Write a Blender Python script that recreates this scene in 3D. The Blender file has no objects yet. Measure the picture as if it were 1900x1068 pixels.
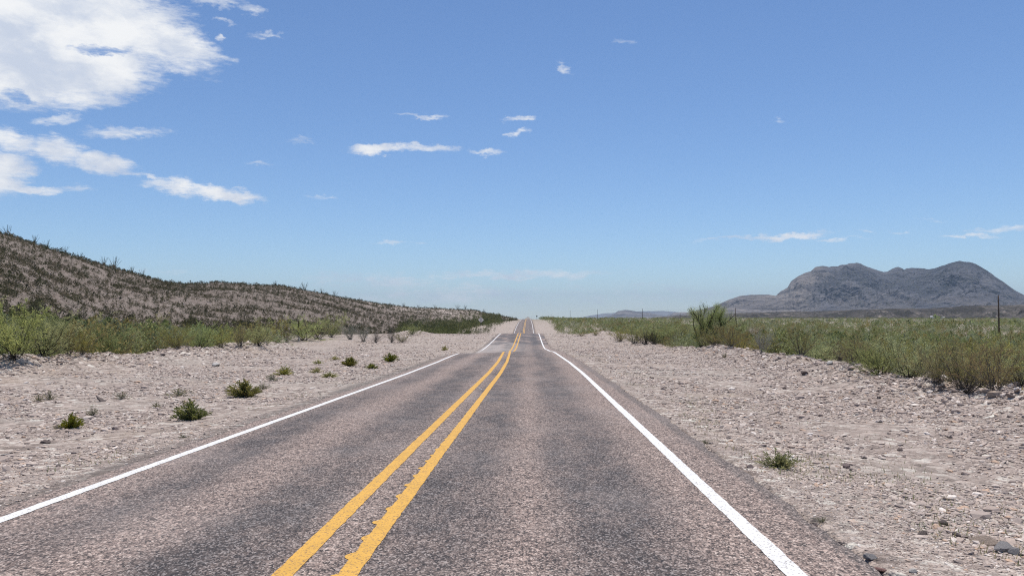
import bpy, math, random
import numpy as np

random.seed(7)
RNG = np.random.default_rng(11)
R = math.radians
scene = bpy.context.scene
COL = scene.collection

# ------------------------------------------------------------------ camera model
FPX, CX, CY = 1483.0, 950.0, 534.0           # the photograph's focal length and centre, in its own pixels
EYE = np.array([0.0, 0.0, 1.7])
PITCH, YAW = math.atan(51 / FPX), -math.atan(30 / FPX)
_f = np.array([math.sin(YAW) * math.cos(PITCH), math.cos(YAW) * math.cos(PITCH), math.sin(PITCH)])
_r = np.array([math.cos(YAW), -math.sin(YAW), 0.0])
_u = np.cross(_r, _f)


def ray(u, v):
    d = _f + _r * ((u - CX) / FPX) - _u * ((v - CY) / FPX)
    return d / np.linalg.norm(d)


def azel(u, v):
    d = ray(u, v)
    return math.atan2(d[0], d[1]), math.asin(d[2])


def az_of(u):
    return math.atan2(*(ray(u, 585)[:2]))


# ------------------------------------------------------------------ noise
def _hash(ix, iy, seed):
    h = (ix.astype(np.int64) * 374761393 + iy.astype(np.int64) * 668265263 + seed * 1442695041) & 0x7FFFFFFF
    h = ((h ^ (h >> 13)) * 1274126177) & 0x7FFFFFFF
    return ((h ^ (h >> 16)) & 0xFFFF) / 65535.0


def vnoise(x, y, seed=0):
    x, y = np.asarray(x, float), np.asarray(y, float)
    ix, iy = np.floor(x), np.floor(y)
    fx, fy = x - ix, y - iy
    fx, fy = fx * fx * (3 - 2 * fx), fy * fy * (3 - 2 * fy)
    a, b = _hash(ix, iy, seed), _hash(ix + 1, iy, seed)
    c, d = _hash(ix, iy + 1, seed), _hash(ix + 1, iy + 1, seed)
    return (a + (b - a) * fx) * (1 - fy) + (c + (d - c) * fx) * fy - 0.5


def fbm(x, y, oct=4, seed=0):
    s, a = 0.0, 1.0
    for i in range(oct):
        s = s + a * vnoise(x * 2 ** i, y * 2 ** i, seed + i * 17)
        a *= 0.5
    return s


def ridged(x, y, oct=4, seed=0):
    s, a = 0.0, 1.0
    for i in range(oct):
        s = s + a * (1 - np.abs(2 * vnoise(x * 2 ** i, y * 2 ** i, seed + i * 17)) * 2)
        a *= 0.5
    return s / 1.9


def sst(a, b, x):
    t = np.clip((np.asarray(x, float) - a) / (b - a), 0, 1)
    return t * t * (3 - 2 * t)


# ------------------------------------------------------------------ the lie of the land
_ty = np.arange(-300, 3001, 0.5)
_pz = np.array([(-300, 4.0), (-60, 0.92), (0, 0), (30, -.46), (50, -.76), (56, -.86), (60, -1.02), (66, -1.34), (75, -1.70), (84, -1.90),
                (92, -1.92), (100, -1.86), (110, -1.74), (122, -1.58), (132, -1.46), (139, -1.42), (146, -1.52), (160, -2.3), (185, -3.6), (215, -4.6),
                (245, -4.75), (269, -4.38), (316, -3.15), (360, -2.45), (420, -1.80), (500, -1.48), (600, -1.13), (640, -1.15), (700, -1.7), (900, -5), (1400, -10), (3000, -20)])


def _smooth(arr, sig):
    k = np.arange(-int(4 * sig / .5), int(4 * sig / .5) + 1) * .5
    w = np.exp(-(k / sig) ** 2 / 2)
    w /= w.sum()
    p = len(k) // 2
    return np.convolve(np.pad(arr, p, 'edge'), w, 'valid')


_zr = _smooth(np.interp(_ty, _pz[:, 0], _pz[:, 1]), 1.6)
_zs = _smooth(_zr, 45)


def zr(y):
    return np.interp(y, _ty, _zr)


def xo(y):                                    # the road's slight bend
    return np.interp(y, [-20, 0, 8, 30, 40, 52, 62, 90, 140, 3000], [-.05, 0, .06, .24, .22, .06, -.1, -.05, 0, 0])


XL, XR, XC = -5.12, 2.50, -1.50               # asphalt edges, centre


def roll(x, y):                               # the low crossing tips to the left
    return np.where(x > XC, .066 * np.exp(-((y - 74) / 13.) ** 2), .084 * np.exp(-((y - 69) / 10.) ** 2)) * np.clip(x - XC, -3.7, 4.2)


def zroad(x, y):
    return zr(y) + roll(x, y) - 0.012 * np.abs(x - xo(y) - XC) + 0.018


def bermL(y):
    return 15.5 + 1.6 * fbm(y / 14., 0 * y + 3.3, 3, 5)


def bermR(y):
    return np.interp(y, [0, 16, 23, 57, 90, 140, 200, 300], [7.4, 7.6, 7.9, 11.4, 12.2, 11.6, 8, 6.5]) + 1.0 * fbm(y / 9., 0 * y + 9.1, 3, 8)


def ground(x, y):
    x, y = np.asarray(x, float), np.asarray(y, float)
    d = np.hypot(x, y)
    o = xo(y)
    eL, eR = XL - (x - o), (x - o) - XR
    e = np.maximum(eL, eR)
    left = x < XC
    r = zr(y)
    rs = np.interp(y, _ty, _zs)
    far = -0.0065 * np.clip(d - 1300, 0, None)
    pR = -3.1 + 0.5 * fbm(x / 60, y / 60, 3, 21) + far
    pL = np.where(y > 0, np.minimum(rs + 0.3, 0.35), 0.35) + far
    w = np.where(left, sst(14, 60, e), sst(9, 46, e))
    z = r * (1 - w) + np.where(left, pL, pR) * w
    # gravel verge: falls off a hand's breadth from the asphalt, then a rubble windrow along the brush line
    z = z + roll(x - o, y) * sst(14, 3, e)
    z = z - 0.06 - 0.10 * sst(0.1, 2.5, e) + 0.06 * sst(5, 12, e)
    n1 = fbm(x / 1.1, y / 1.1, 3, 31)
    cutL = sst(78, 68, y) + 0.9 * sst(118, 136, y) * sst(240, 180, y)
    cutR = sst(90, 70, y) + 1.3 * sst(84, 112, y) * sst(170, 150, y)
    aL = (0.50 + 0.3 * fbm(y / 5., 0 * y, 2, 41)) * cutL
    aR = (0.44 + 0.3 * fbm(y / 4., 0 * y + 5, 2, 43)) * cutR
    bL = np.exp(-((eL - bermL(y)) / 2.0) ** 2) * aL
    bR = np.exp(-((eR - bermR(y)) / 1.5) ** 2) * aR
    z = z + np.where(left, bL, bR) * (1 + 0.9 * n1)
    on = sst(0.05, 0.9, e)
    z = z + on * (0.05 * fbm(x / 2.6, y / 2.6, 3, 51) + 0.022 * fbm(x / .33, y / .33, 2, 61) * (d < 120))
    z = z + sst(30, 80, e) * 0.6 * fbm(x / 22, y / 22, 3, 71)
    # wash bed on the left beyond the windrow
    z = z - np.where(left, 0.35 * sst(4, 14, eL) * sst(74, 84, y) * sst(112, 100, y), 0)
    under = sst(0.12, -0.05, e)                # below the asphalt
    z = z - under * (0.10 + 0.0016 * np.clip(y, 0, None))
    return z


# left hill: crest and foot per photograph column
HU = [-1500, -500, -200, 0, 100, 200, 300, 345, 400, 470, 520, 560, 620, 700, 760, 830, 880, 905, 925, 950, 975]
HV = [60, 262, 360, 430, 461, 491, 519, 524, 521, 525, 527, 535, 547, 561, 568, 571, 573, 580, 583, 588, 593]
HD = [230, 230, 230, 235, 250, 262, 280, 300, 320, 335, 350, 365, 390, 430, 460, 500, 540, 560, 580, 600, 620]
HF = [66, 66, 66, 70, 84, 96, 112, 118, 124, 132, 138, 144, 158, 188, 220, 270, 330, 380, 430, 500, 560]
_haz = np.array([az_of(u) for u in HU])
_hel = np.array([azel(u, v)[1] for u, v in zip(HU, HV)])


def hill(x, y):
    a, d = np.arctan2(x, y), np.hypot(x, y)
    D, F = np.interp(a, _haz, HD), np.interp(a, _haz, HF)
    zc = 1.7 + np.tan(np.interp(a, _haz, _hel)) * D - 0.7
    fx, fy = F * np.sin(a), F * np.cos(a)
    zf = ground(fx, fy) - 0.4
    t = (d - F) / (D - F)
    S = np.where(t < 1, .72 * t + .28 * sst(0, 1, t), 1 - .35 * (t - 1) ** 2 - 0.1 * (t - 1))
    S = np.where(t < 0, t * 1.2, S)
    tp = sst(0, .25, t) * (1 - .75 * sst(.6, 1., t))
    h = zf + (zc - zf) * S + tp * (1.7 * fbm(a * 14, d / 60, 3, 81) + 1.0 * fbm(x / 9, y / 9, 3, 83)) * np.clip((zc - zf) / 14, 0.1, 1)
    h = h + 0.22 * fbm(x / 1.7, y / 1.7, 2, 85)
    return np.where((a < _haz[-1]) & (a > _haz[0]) & (t < 2.2), h, -999)


def land(x, y):
    return np.maximum(ground(x, y), hill(x, y))


def hit(u, v, dmax=900):
    d = ray(u, v)
    t = np.exp(np.linspace(math.log(3), math.log(dmax), 2600))
    p = EYE[None] + d[None] * t[:, None]
    below = p[:, 2] < land(p[:, 0], p[:, 1])
    i = int(np.argmax(below)) if below.any() else len(t) - 1
    return p[i, 0], p[i, 1], t[i]


def at_dist(u, dist):
    a = az_of(u)
    x, y = dist * math.sin(a), dist * math.cos(a)
    return x, y


# ------------------------------------------------------------------ mesh helpers
def mesh_np(name, verts, faces, smooth=False, attrs=None):
    """verts (n,3), faces (m,k) int"""
    me = bpy.data.meshes.new(name)
    verts = np.ascontiguousarray(verts, np.float32)
    faces = np.ascontiguousarray(faces, np.int32)
    m, k = faces.shape
    me.vertices.add(len(verts))
    me.vertices.foreach_set('co', verts.ravel())
    me.loops.add(m * k)
    me.loops.foreach_set('vertex_index', faces.ravel())
    me.polygons.add(m)
    me.polygons.foreach_set('loop_start', np.arange(0, m * k, k, dtype=np.int32))
    me.update(calc_edges=True)
    me.polygons.foreach_set('use_smooth', np.full(m, smooth, dtype=bool))
    if attrs:
        for an, arr in attrs.items():
            arr = np.asarray(arr, np.float32)
            if arr.ndim == 1:
                at = me.attributes.new(an, 'FLOAT', 'POINT')
                at.data.foreach_set('value', arr)
            else:
                at = me.attributes.new(an, 'FLOAT_VECTOR', 'POINT')
                at.data.foreach_set('vector', arr.ravel())
    return me


def link(name, me, mat=None, parent=None, loc=(0, 0, 0), rotz=0):
    if mat is not None and not me.materials:
        me.materials.append(mat)
    o = bpy.data.objects.new(name, me)
    COL.objects.link(o)
    o.location = loc
    o.rotation_euler = (0, 0, rotz)
    if parent is not None:
        o.parent = parent
    return o


def tag(o, label=None, cat=None, group=None, kind=None):
    for k, v in (('label', label), ('category', cat), ('group', group), ('kind', kind)):
        if v:
            o[k] = v
    return o


def empty(name, loc=(0, 0, 0), rotz=0):
    o = bpy.data.objects.new(name, None)
    COL.objects.link(o)
    o.location = loc
    o.rotation_euler = (0, 0, rotz)
    o.empty_display_size = .2
    return o


def copy_tree(o, parent=None):
    c = o.copy()
    COL.objects.link(c)
    if parent is not None:
        c.parent = parent
    for ch in o.children:
        copy_tree(ch, c)
    return c


class MB:
    """collects tubes, boxes and prisms into one mesh"""

    def __init__(s):
        s.v, s.f, s.n = [], [], 0

    def add(s, v, f):
        s.v.append(np.asarray(v, float))
        s.f += [tuple(i + s.n for i in q) for q in f]
        s.n += len(v)

    def tube(s, pts, rad, k=6, cap=True):
        pts = np.asarray(pts, float)
        n = len(pts)
        rad = np.broadcast_to(np.asarray(rad, float), (n,))
        tg = np.gradient(pts, axis=0)
        tg /= np.linalg.norm(tg, axis=1)[:, None] + 1e-9
        ref = np.array([.37, .91, .2]) if abs(tg[0, 2]) > .6 else np.array([0, 0, 1.])
        a = np.cross(tg, ref)
        a /= np.linalg.norm(a, axis=1)[:, None] + 1e-9
        b = np.cross(tg, a)
        th = np.arange(k) / k * 2 * math.pi
        ring = pts[:, None] + rad[:, None, None] * (a[:, None] * np.cos(th)[None, :, None] + b[:, None] * np.sin(th)[None, :, None])
        f = [(i * k + j, i * k + (j + 1) % k, (i + 1) * k + (j + 1) % k, (i + 1) * k + j) for i in range(n - 1) for j in range(k)]
        if cap:
            f += [tuple(range(k))[::-1], tuple((n - 1) * k + j for j in range(k))]
        s.add(ring.reshape(-1, 3), f)

    def box(s, c, sz, rot=None):
        v = np.array([(x, y, z) for x in (-.5, .5) for y in (-.5, .5) for z in (-.5, .5)]) * np.asarray(sz)
        if rot is not None:
            v = v @ np.asarray(rot).T
        s.add(v + np.asarray(c), [(0, 1, 3, 2), (4, 6, 7, 5), (0, 4, 5, 1), (2, 3, 7, 6), (0, 2, 6, 4), (1, 5, 7, 3)])

    def prism(s, outline, y0, y1):
        """outline in x-z, extruded along y"""
        n = len(outline)
        v = [(x, y0, z) for x, z in outline] + [(x, y1, z) for x, z in outline]
        f = [tuple(range(n)), tuple(range(2 * n - 1, n - 1, -1))] + [(i, (i + 1) % n + 0, (i + 1) % n + n, i + n)[::-1] for i in range(n)]
        s.add(v, f)

    def build(s, name, mat, parent=None, smooth=False, loc=(0, 0, 0)):
        me = bpy.data.meshes.new(name)
        me.from_pydata(np.concatenate(s.v).tolist(), [], s.f)
        me.update()
        if smooth:
            me.polygons.foreach_set('use_smooth', np.ones(len(me.polygons), bool))
        return link(name, me, mat, parent, loc)


# ------------------------------------------------------------------ node helpers
class NT:
    def __init__(s, nt):
        s.nt, s.N, s.L = nt, nt.nodes, nt.links

    def n(s, t, **kw):
        x = s.N.new(t)
        for k, v in kw.items():
            setattr(x, k, v)
        return x

    def put(s, sock, v):
        if isinstance(v, bpy.types.NodeSocket):
            s.L.new(v, sock)
        elif v is not None:
            sock.default_value = v

    def m(s, op, a, b=None, c=None, clamp=False):
        x = s.n('ShaderNodeMath', operation=op, use_clamp=clamp)
        for i, v in enumerate((a, b, c)):
            if v is not None:
                s.put(x.inputs[i], v)
        return x.outputs[0]

    def vm(s, op, a, b=None, out=0):
        x = s.n('ShaderNodeVectorMath', operation=op)
        s.put(x.inputs[0], a)
        if b is not None:
            s.put(x.inputs[1], b)
        return x.outputs[out]

    def scale(s, a, f):
        x = s.n('ShaderNodeVectorMath', operation='SCALE')
        s.put(x.inputs[0], a)
        s.put(x.inputs['Scale'], f)
        return x.outputs[0]

    def mix(s, f, a, b, blend='MIX'):
        x = s.n('ShaderNodeMix', data_type='RGBA', blend_type=blend)
        s.put(x.inputs[0], f)
        for i, v in ((6, a), (7, b)):
            if isinstance(v, tuple) and len(v) == 3:
                v = (*v, 1)
            s.put(x.inputs[i], v)
        return x.outputs[2]

    def ss(s, x, a, b, o0=0., o1=1.):
        y = s.n('ShaderNodeMapRange', interpolation_type='SMOOTHSTEP')
        for i, v in enumerate((x, a, b, o0, o1)):
            s.put(y.inputs[i], v)
        return y.outputs[0]

    def noise(s, vec, scale, detail=3, rough=.55, dist=0., col=False):
        x = s.n('ShaderNodeTexNoise')
        s.put(x.inputs['Vector'], vec)
        for k, v in (('Scale', scale), ('Detail', detail), ('Roughness', rough), ('Distortion', dist)):
            x.inputs[k].default_value = v
        return x.outputs['Color' if col else 'Fac']

    def vor(s, vec, scale, feature='F1', out='Color', rnd=1.):
        x = s.n('ShaderNodeTexVoronoi', feature=feature)
        s.put(x.inputs['Vector'], vec)
        x.inputs['Scale'].default_value = scale
        x.inputs['Randomness'].default_value = rnd
        return x.outputs[out]

    def ramp(s, f, stops, interp='LINEAR'):
        x = s.n('ShaderNodeValToRGB')
        cr = x.color_ramp
        cr.interpolation = interp
        while len(cr.elements) < len(stops):
            cr.elements.new(.5)
        for e, (p, c) in zip(cr.elements, stops):
            e.position = p
            e.color = (*c, 1) if len(c) == 3 else c
        s.put(x.inputs[0], f)
        return x.outputs[0]

    def red(s, c):
        x = s.n('ShaderNodeSeparateColor')
        s.put(x.inputs[0], c)
        return x.outputs[0]

    def xyz(s, v):
        x = s.n('ShaderNodeSeparateXYZ')
        s.put(x.inputs[0], v)
        return x.outputs

    def comb(s, x, y, z=0.):
        c = s.n('ShaderNodeCombineXYZ')
        for i, v in enumerate((x, y, z)):
            s.put(c.inputs[i], v)
        return c.outputs[0]

    def pos(s):
        return s.n('ShaderNodeNewGeometry').outputs['Position']

    def attr(s, name, out='Fac'):
        return s.n('ShaderNodeAttribute', attribute_name=name).outputs[out]

    def bump(s, h, strength, dist):
        x = s.n('ShaderNodeBump')
        s.put(x.inputs['Height'], h)
        x.inputs['Strength'].default_value = strength
        x.inputs['Distance'].default_value = dist
        return x.outputs[0]


def material(name, fn, rough=.9, spec=.2):
    mt = bpy.data.materials.new(name)
    mt.use_nodes = True
    t = NT(mt.node_tree)
    bs = t.N['Principled BSDF']
    bs.inputs['Roughness'].default_value = rough
    bs.inputs['Specular IOR Level'].default_value = spec
    col, nrm = fn(t, bs)
    t.put(bs.inputs['Base Color'], (*col, 1) if isinstance(col, tuple) and len(col) == 3 else col)
    if nrm is not None:
        t.put(bs.inputs['Normal'], nrm)
    return mt


# ------------------------------------------------------------------ materials
def m_asphalt(t, bs):
    p = t.pos()
    s = t.xyz(p)
    x, y = s[0], s[1]
    # chip-seal aggregate: pinkish, grey and pale chips in dark binder
    pe = t.vm('MULTIPLY', p, (1., .6, 1.))
    c1 = t.red(t.vor(pe, 84.))
    c2 = t.red(t.vor(pe, 30.))
    c3 = t.noise(p, 11., 4, .7)
    chips = t.ramp(c1, [(0, (0.030, 0.027, 0.028)), (.26, (0.074, 0.064, 0.061)), (.48, (0.196, 0.150, 0.130)), (.72, (0.382, 0.288, 0.244)), (.9, (0.551, 0.430, 0.367)), (1, (0.763, 0.650, 0.567))])
    chips2 = t.ramp(c2, [(0, (0.048, 0.043, 0.043)), (.4, (0.148, 0.115, 0.100)), (.7, (0.350, 0.268, 0.231)), (1, (0.615, 0.500, 0.432))])
    chips = t.mix(.30, chips, chips2)
    chips = t.mix(1., chips, t.ramp(c3, [(.28, (.82, .82, .83)), (.5, (1.06, 1.05, 1.04)), (.72, (1.3, 1.27, 1.25))]), 'MULTIPLY')
    # wheel paths: bleeding tar, in long wandering bands
    w = t.m('MULTIPLY_ADD', t.noise(t.comb(t.m('MULTIPLY', x, .3), t.m('MULTIPLY', y, .16)), 1., 3), 1.1, -.55)
    xw = t.m('ADD', x, w)

    def band(c, h, s_=.35):
        d = t.m('ABSOLUTE', t.m('SUBTRACT', xw, c))
        return t.ss(d, h - s_, h + s_, 1., 0.)
    b = t.m('MAXIMUM', t.m('MAXIMUM', band(-.76, .50), band(.80, .50)), t.m('MAXIMUM', band(-2.30, .50), t.m('MULTIPLY', band(-4.0, .42), .8)))
    patch = t.ss(t.noise(t.comb(t.m('MULTIPLY', x, .55), t.m('MULTIPLY', y, .13)), 1., 4, .6), .34, .66)
    fine = t.ss(t.noise(t.comb(x, t.m('MULTIPLY', y, .5)), 2.6, 4, .65), .3, .7)
    b = t.m('MULTIPLY', b, t.m('MULTIPLY_ADD', patch, .75, .55), clamp=True)
    b = t.m('MULTIPLY', b, t.m('MULTIPLY_ADD', fine, .55, .62), clamp=True)
    # nearing the dip the whole right lane is darker
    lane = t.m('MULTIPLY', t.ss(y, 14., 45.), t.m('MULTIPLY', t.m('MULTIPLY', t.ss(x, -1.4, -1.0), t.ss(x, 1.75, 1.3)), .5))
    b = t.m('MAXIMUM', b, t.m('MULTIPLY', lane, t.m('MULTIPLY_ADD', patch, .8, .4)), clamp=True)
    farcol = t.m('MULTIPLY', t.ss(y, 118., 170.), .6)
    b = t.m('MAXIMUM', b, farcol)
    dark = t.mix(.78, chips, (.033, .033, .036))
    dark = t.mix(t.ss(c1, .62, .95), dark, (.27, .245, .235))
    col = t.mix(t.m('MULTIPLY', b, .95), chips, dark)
    # sediment washed across the low crossing, mostly in the left lane; tar patches on the far rise
    sed = t.noise(t.comb(t.m('MULTIPLY', x, .30), t.m('MULTIPLY', y, .16)), 1., 4, .6)
    my = t.m('MULTIPLY', t.ss(y, 50., 66.), t.ss(y, 118., 96.))
    ml = t.ss(x, 1.2, -4.2, .10, 1.)
    ms = t.m('MULTIPLY', t.m('MULTIPLY', my, ml), t.ss(sed, .30, .52))
    col = t.mix(t.m('MULTIPLY', ms, .7), col, t.mix(t.noise(p, 20., 2), (.30, .27, .25), (.50, .455, .42)))
    md = t.m('MULTIPLY', t.m('MULTIPLY', t.ss(y, 92., 104.), t.ss(y, 142., 132.)), t.ss(t.noise(t.comb(t.m('MULTIPLY', x, .35), t.m('MULTIPLY', y, .11)), 1.4, 3), .42, .56))
    col = t.mix(t.m('MULTIPLY', md, .7), col, (.085, .085, .092))
    # raw dark crumbling edge, and pale dust between the lines
    er = t.m('ADD', t.ss(t.m('ADD', x, t.m('MULTIPLY', w, .25)), 2.36, 2.48), t.ss(t.m('ADD', x, t.m('MULTIPLY', w, .25)), -4.98, -5.08), clamp=True)
    col = t.mix(t.m('MULTIPLY', er, t.ss(y, 60., 20., .15, .55)), col, t.mix(t.ss(c1, .6, .95), (.085, .078, .074), (.26, .235, .22)))
    # fine transverse cracks
    big = t.noise(p, .35, 3)
    col = t.mix(t.ss(big, .45, .75, 0, .22), col, (.36, .32, .30))
    h = t.m('ADD', t.vor(p, 72., out='Distance'), t.m('MULTIPLY', t.vor(p, 30., out='Distance'), .8))
    return col, t.bump(h, .8, .014)


def stone_ground(t, base, scale_mul=1., contrast=1.):
    p = t.pos()
    lo, hi = [], []
    c1, c2, c3 = (t.red(t.vor(p, k * scale_mul)) for k in (38., 15., 6.))
    pal = [(0, (0.077, 0.060, 0.051)), (.16, (0.192, 0.150, 0.127)), (.38, (0.339, 0.274, 0.233)), (.62, (0.467, 0.382, 0.328)), (.82, (0.653, 0.546, 0.472)), (1, (0.900, 0.876, 0.768))]
    a, b, c = (t.ramp(k, pal) for k in (c1, c2, c3))
    col = t.mix(.5, a, b)
    col = t.mix(t.ss(t.noise(p, 2.2 * scale_mul, 3), .34, .6, .08, .8), col, c)
    col = t.mix(.14, col, base)
    big = t.noise(p, .22, 4, .6)
    col = t.mix(t.ss(big, .36, .64, 0., .32), col, (.31, .25, .215))
    big2 = t.noise(t.vm('ADD', p, (40., 7., 0.)), .16, 4, .6)
    col = t.mix(t.ss(big2, .52, .68, 0., .30), col, (.36, .345, .30))
    big3 = t.noise(t.vm('ADD', p, (9., 70., 0.)), .3, 4, .6)
    col = t.mix(t.ss(big3, .54, .70, 0., .35), col, (.38, .295, .22))
    h = t.m('ADD', t.m('MULTIPLY', t.vor(p, 38. * scale_mul, out='Distance'), -.5), t.m('MULTIPLY', t.vor(p, 15. * scale_mul, out='Distance'), -1.))
    h = t.m('ADD', h, t.m('MULTIPLY', t.vor(p, 6. * scale_mul, out='Distance'), -1.6))
    return p, col, h


def m_ground(t, bs):
    p, col, h = stone_ground(t, (.345, .293, .26))
    s = t.xyz(p)
    x, y = s[0], s[1]
    # asphalt crumbs along both edges of the road
    n = t.noise(p, 1.6, 4, .65)
    er = t.ss(t.m('ADD', x, t.m('MULTIPLY', n, -.5)), 2.50, 2.15)
    el = t.ss(t.m('ADD', x, t.m('MULTIPLY', n, .5)), -5.1, -4.85)
    crumbs = t.m('MULTIPLY', t.m('MULTIPLY', er, t.ss(x, -5.6, -5.2)), t.ss(t.noise(p, 9., 3), .3, .55))
    el2 = t.m('MULTIPLY', t.ss(x, -5.55, -5.2), t.ss(x, -4.5, -5.0))
    crumbs = t.m('MAXIMUM', crumbs, t.m('MULTIPLY', el2, t.ss(n, .35, .6)))
    col = t.mix(t.m('MULTIPLY', crumbs, .65), col, (.11, .10, .094))
    # far desert soil away from the road: tan, finer
    d = t.vm('LENGTH', p, out=1)
    soil = t.mix(t.noise(p, .02, 5, .6), (.30, .255, .205), (.21, .18, .13))
    soil = t.mix(t.ss(t.noise(p, .006, 4, .6), .4, .62, 0., .55), soil, (.36, .33, .27))
    off = t.m('MAXIMUM', t.ss(x, 16., 30.), t.ss(x, -26., -40.))
    fr = t.m('MAXIMUM', t.m('MULTIPLY', off, .6), t.ss(d, 300., 700.))
    col = t.mix(fr, col, soil)
    return col, t.bump(h, .8, .05)


def m_hill(t, bs):
    p, col, h = stone_ground(t, (.27, .212, .18), .45)
    n = t.noise(p, .09, 5, .62)
    col = t.mix(.55, col, t.mix(t.ss(n, .35, .65), (.205, .163, .140), (.36, .295, .255)))
    n2 = t.noise(p, .9, 4, .6)
    col = t.mix(t.ss(n2, .46, .66, 0., .6), col, (.13, .125, .085))
    s = t.xyz(p)
    # cloud shadow painted dark on the near hill; far end coloured paler
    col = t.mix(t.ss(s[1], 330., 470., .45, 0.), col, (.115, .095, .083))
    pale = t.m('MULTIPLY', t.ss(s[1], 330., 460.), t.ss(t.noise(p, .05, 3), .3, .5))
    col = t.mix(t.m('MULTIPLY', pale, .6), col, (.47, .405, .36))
    return col, t.bump(h, .8, .10)


def m_mount(t, bs):
    p = t.pos()
    s = t.xyz(p)
    n = t.noise(p, .0016, 7, .62)
    col = t.mix(t.ss(n, .35, .65), (.056, .061, .078), (.116, .117, .134))
    # strata: pale and dark beds follow the height
    wob = t.noise(p, .0022, 4)
    z = t.m('MULTIPLY_ADD', wob, 90., s[2])
    st = t.noise(t.comb(0., 0., t.m('MULTIPLY', z, .05)), 1., 4, .7)
    slope = t.xyz(t.n('ShaderNodeNewGeometry').outputs['Normal'])[2]
    col = t.mix(t.m('MULTIPLY', t.ss(st, .5, .62), t.ss(slope, .95, .70, .05, .55)), col, (.22, .205, .205))
    # talus aprons are paler and browner
    ap = t.m('MULTIPLY', t.ss(s[2], 150., 30.), t.ss(t.noise(p, .004, 5), .35, .6))
    col = t.mix(t.m('MULTIPLY', ap, .55), col, (.165, .150, .145))
    # scrub speckle
    sp = t.ss(t.noise(p, .03, 3, .7), .5, .62)
    col = t.mix(t.m('MULTIPLY', sp, .4), col, (.05, .055, .04))
    # sunlit left end of the range painted paler, its rock beds kept
    bound = t.m('ADD', t.m('MULTIPLY', t.m('DIVIDE', s[0], s[1]), 6600.), t.m('MULTIPLY_ADD', s[2], -.55, t.m('MULTIPLY', t.noise(p, .004, 5, .65), 420.)))
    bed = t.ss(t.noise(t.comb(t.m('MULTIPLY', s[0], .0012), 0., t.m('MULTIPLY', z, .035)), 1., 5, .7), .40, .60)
    col = t.mix(t.m('MULTIPLY', t.ss(bound, 2580., 2360.), .75), col, t.mix(bed, (.115, .108, .112), (.26, .232, .215)))
    ht = t.m('ADD', t.noise(p, .011, 4, .55), t.m('MULTIPLY', t.noise(t.vm('MULTIPLY', p, (1., 1., .45)), .0032, 4, .6, .8), 3.2))
    return col, t.bump(ht, 1., 46.)


def m_mesa(t, bs):
    p = t.pos()
    n = t.noise(p, .012, 6, .65)
    col = t.mix(t.ss(n, .4, .62), (.050, .046, .044), (.120, .106, .096))
    st = t.noise(t.vm('MULTIPLY', p, (.05, .01, .03)), 1., 4, .6)
    col = t.mix(t.ss(st, .56, .70, 0., .6), col, (.33, .28, .245))
    sp = t.ss(t.noise(p, .12, 3, .7), .5, .6)
    col = t.mix(t.m('MULTIPLY', sp, .55), col, (.035, .04, .025))
    return col, t.bump(t.noise(p, .05, 5, .6), 1., 5.)


def m_paint(col, wear, crumb, gaps=None):
    def fn(t, bs):
        p = t.pos()
        s = t.xyz(p)
        n = t.noise(p, 3.2, 4, .65)
        n2 = t.noise(p, 60., 3, .7)
        c = t.mix(t.ss(n, .3, .7), tuple(k * .86 for k in col), col)
        c = t.mix(t.ss(t.red(t.vor(p, 80.)), 1 - wear, 1.0 - wear * .6), c, crumb)
        c = t.mix(t.ss(t.m('MULTIPLY_ADD', n, .6, t.m('MULTIPLY', n2, .4)), .56, .70, 0., .75), c, crumb)
        # tyre-dusted, paler and worn with distance through the dip
        if gaps:
            w = t.m('MULTIPLY', t.m('MULTIPLY', t.ss(s[1], gaps[0], gaps[0] + 5), t.ss(s[1], gaps[1], gaps[1] - 8)), t.ss(t.noise(p, .4, 3), .3, .45, .4, .95))
            c = t.mix(w, c, (.40, .36, .33))
        return c, t.bump(t.m('ADD', t.vor(p, 95., out='Distance'), t.vor(p, 42., out='Distance')), .45, .008)
    return fn


def m_leaf(c1, c2, c3=None):
    def fn(t, bs):
        oi = t.n('ShaderNodeObjectInfo').outputs['Random']
        g = t.n('ShaderNodeNewGeometry').outputs['Random Per Island']
        tex = t.n('ShaderNodeTexCoord').outputs['Object']
        n = t.noise(tex, 2.1, 2)
        c = t.mix(t.ss(n, .35, .65), c1, c2)
        if c3:
            c = t.mix(t.m('MULTIPLY', t.ss(g, .62, 1.), .8), c, c3)
        hs = t.n('ShaderNodeHueSaturation')
        t.put(hs.inputs['Hue'], t.m('MULTIPLY_ADD', oi, .035, .4825))
        t.put(hs.inputs['Saturation'], t.m('MULTIPLY_ADD', t.m('FRACT', t.m('MULTIPLY', oi, 7.3)), .35, .80))
        t.put(hs.inputs['Value'], t.m('MULTIPLY_ADD', t.m('FRACT', t.m('MULTIPLY', oi, 13.7)), .54, .78))
        t.put(hs.inputs['Color'], c)
        c = hs.outputs[0]
        c = t.mix(t.m('MULTIPLY', t.ss(g, 0., 1.), .35), c, t.mix(1., c, (1.9, 1.8, 1.6), 'MULTIPLY'))
        tr = t.n('ShaderNodeBsdfTranslucent')
        t.put(tr.inputs[0], c)
        mx = t.n('ShaderNodeMixShader')
        mx.inputs[0].default_value = .5
        out = t.N['Material Output']
        t.L.new(bs.outputs[0], mx.inputs[1])
        t.L.new(tr.outputs[0], mx.inputs[2])
        t.L.new(mx.outputs[0], out.inputs[0])
        return c, None
    return fn


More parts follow.
